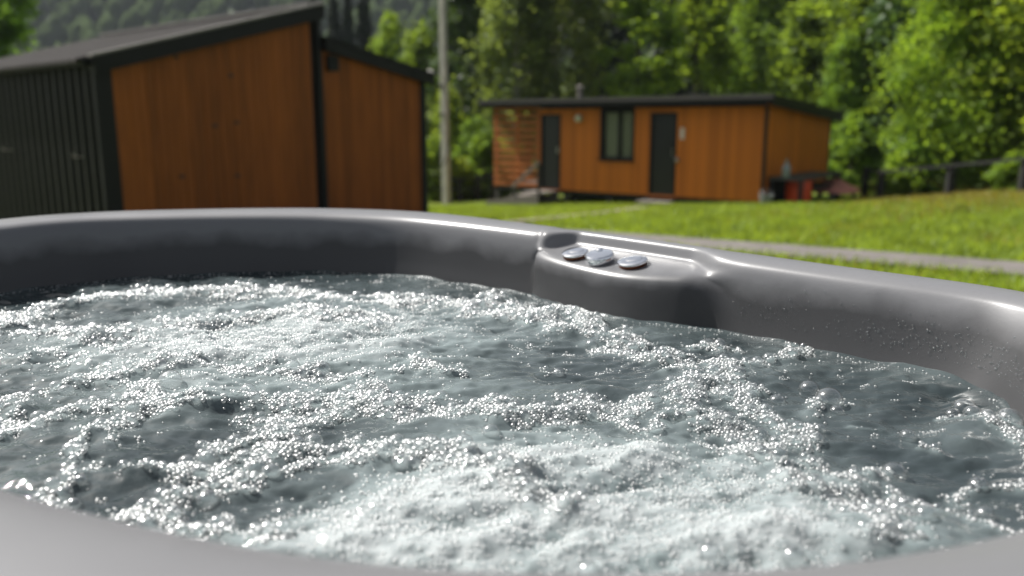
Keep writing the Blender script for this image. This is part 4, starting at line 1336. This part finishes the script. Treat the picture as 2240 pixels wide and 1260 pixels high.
m1 = sphere_points(.0052, .20, lambda x, y: bil(FOD, x, y) * 1.05, .0013, .0036, 51)
m2 = sphere_points(.0040, .25, lambda x, y: np.clip(bil(FOS, x, y) * .45 + bil(AIRS, x, y) * .55 + (bil(SD, x, y) < .012) * .22 + bil(WILD, x, y) * .45 + .004, 0, 1), .0009, .0021, 52)
m3 = sphere_points(.0095, .25, lambda x, y: np.clip(bil(FOD, x, y) - .35, 0, 1) * .5, .0014, .0034, 53)
def clear_of_large(x, y, f=.8):
    keep = np.ones(len(x), bool)
    for bx, by, br in LG:
        c = np.abs(x - bx) < br
        if c.any():
            w = np.where(c)[0]
            keep[w[(x[w] - bx) ** 2 + (y[w] - by) ** 2 < (f * br) ** 2]] = False
    return keep
pts_, rad_ = [], []
for mi, (x, y, r) in enumerate((m1, m2, m3)):
    if mi < 2:
        k = clear_of_large(x, y); x, y, r = x[k], y[k], r[k]
    z = ZW + bil(HT, x, y) + r * (.25 if mi < 2 else 1.3)
    pts_.append(np.c_[x, y, z]); rad_.append(r)
NB = 260
rest = LG[NB:]
rest_p = np.c_[rest[:, 0], rest[:, 1], ZW + bil(HT, rest[:, 0], rest[:, 1]) + rest[:, 2] * .2]
pts_ = np.concatenate(pts_); rad_ = np.concatenate(rad_)
print("foam bubbles", len(pts_), "large", len(LG))

def instancer(name, P, R, mat, label, cat, flat, sub=3):
    me = bpy.data.meshes.new(name)
    me.vertices.add(len(P)); me.vertices.foreach_set("co", P.astype(np.float32).ravel())
    ra = me.attributes.new("rad", 'FLOAT', 'POINT'); ra.data.foreach_set("value", R.astype(np.float32))
    me.materials.append(mat)
    o = link(name, me)
    ng = bpy.data.node_groups.new(name + "_nodes", 'GeometryNodeTree')
    ng.interface.new_socket("Geometry", in_out='INPUT', socket_type='NodeSocketGeometry')
    ng.interface.new_socket("Geometry", in_out='OUTPUT', socket_type='NodeSocketGeometry')
    gi, go = ng.nodes.new("NodeGroupInput"), ng.nodes.new("NodeGroupOutput")
    ic = ng.nodes.new("GeometryNodeMeshIcoSphere"); ic.inputs["Radius"].default_value = 1; ic.inputs["Subdivisions"].default_value = sub
    ss = ng.nodes.new("GeometryNodeSetShadeSmooth")
    sm = ng.nodes.new("GeometryNodeSetMaterial"); sm.inputs["Material"].default_value = mat
    ip = ng.nodes.new("GeometryNodeInstanceOnPoints")
    na = ng.nodes.new("GeometryNodeInputNamedAttribute"); na.data_type = 'FLOAT'; na.inputs["Name"].default_value = "rad"
    cx_ = ng.nodes.new("ShaderNodeCombineXYZ")
    mu = ng.nodes.new("ShaderNodeMath"); mu.operation = 'MULTIPLY'; mu.inputs[1].default_value = flat
    L = ng.links
    L.new(gi.outputs[0], ip.inputs["Points"]); L.new(ic.outputs["Mesh"], ss.inputs[0]); L.new(ss.outputs[0], sm.inputs["Geometry"])
    L.new(sm.outputs[0], ip.inputs["Instance"])
    at2 = na.outputs["Attribute"]
    L.new(at2, cx_.inputs[0]); L.new(at2, cx_.inputs[1]); L.new(at2, mu.inputs[0]); L.new(mu.outputs[0], cx_.inputs[2])
    L.new(cx_.outputs[0], ip.inputs["Scale"])
    L.new(ip.outputs[0], go.inputs[0])
    md = o.modifiers.new("bubbles", 'NODES'); md.node_group = ng
    return tag(o, label, cat, kind="stuff")
instancer("foam", pts_, rad_, M["foam"], "white foam of tiny bubbles streaked across the water", "foam", .85)
instancer("clear_bubbles", rest_p, rest[:, 2], M["bubble"], "larger clear bubbles scattered through the white foam streaks", "bubbles", .85)
# the largest bubbles one by one
import bmesh
bm = bmesh.new(); bmesh.ops.create_uvsphere(bm, u_segments=28, v_segments=18, radius=1)
bub_me = bpy.data.meshes.new("bubble"); bm.to_mesh(bub_me); bm.free()
bub_me.polygons.foreach_set("use_smooth", np.ones(len(bub_me.polygons), bool)); bub_me.materials.append(M["bubble"])
for x, y, r in LG[:NB]:
    z = ZW + float(bil(HT, np.array([x]), np.array([y]))[0]) + r * .12
    link("bubble", bub_me, water, (x, y, z), 0, (r, r, r * .88))

# droplets beading on the sunlit inner wall
dp, dr_ = [], []
i_a = near_idx(on_rim(1640, 640, .08), .09)
for _ in range(900):
    k = int(abs(rngb.normal(0, 1)) * 60 + rngb.uniform(0, 90))
    i = (i_a + sgn * k) % NC
    zt = -.105 + abs(rngb.normal(0, 1)) * .024
    if zt > -.03: continue
    pr = rows[i]; cand_ = np.where(np.linalg.norm(pr[:, :2] - CURVE[i], axis=1) > .075)[0]
    j = cand_[int(np.argmin(np.abs(pr[cand_, 2] - (rim_z(*CURVE[i]) + zt))))]
    a = rngb.uniform(0, 1)
    q = pr[j] * (1 - a) + rows[(i + 1) % NC][j] * a
    q = q + np.array([0, 0, rngb.uniform(-.004, .004)])
    dp.append(q); dr_.append(.0007 + .0022 * rngb.uniform(0, 1) ** 2)
for px, py in ((1428, 584), (1436, 583), (1455, 582), (1462, 581), (1205, 553), (1243, 573), (1297, 587), (1366, 596), (1190, 534), (1470, 583)):
    dp.append(on_rim(px, py, .043)); dr_.append(rngb.uniform(.0018, .003))
instancer("water_droplets", np.array(dp), np.array(dr_), M["drop"], "water droplets beading on the tub's sunlit right inner wall", "droplets", .9, 2)

# ------------------------------------------------------------------ summer haze in the valley
hz_m, hn, hl = new_mat("haze_air")
hn.remove(hn["Principled BSDF"])
pv = hn.new("ShaderNodeVolumePrincipled")
pv.inputs["Color"].default_value = (0.80, 0.88, 1.0, 1)
pv.inputs["Density"].default_value = 0.00022
pv.inputs["Anisotropy"].default_value = 0.2
hl.new(pv.outputs["Volume"], hn["Material Output"].inputs["Volume"])
haze = np_mesh("haze", CUBE_V, CUBE_F, hz_m)
zb, zt_ = -8.0, 215.0
tag(link("haze", haze, None, (3, 18, (zb + zt_) / 2), 0, (3300, 3300, zt_ - zb)), "thin blue summer haze filling the valley air", "haze", kind="stuff")
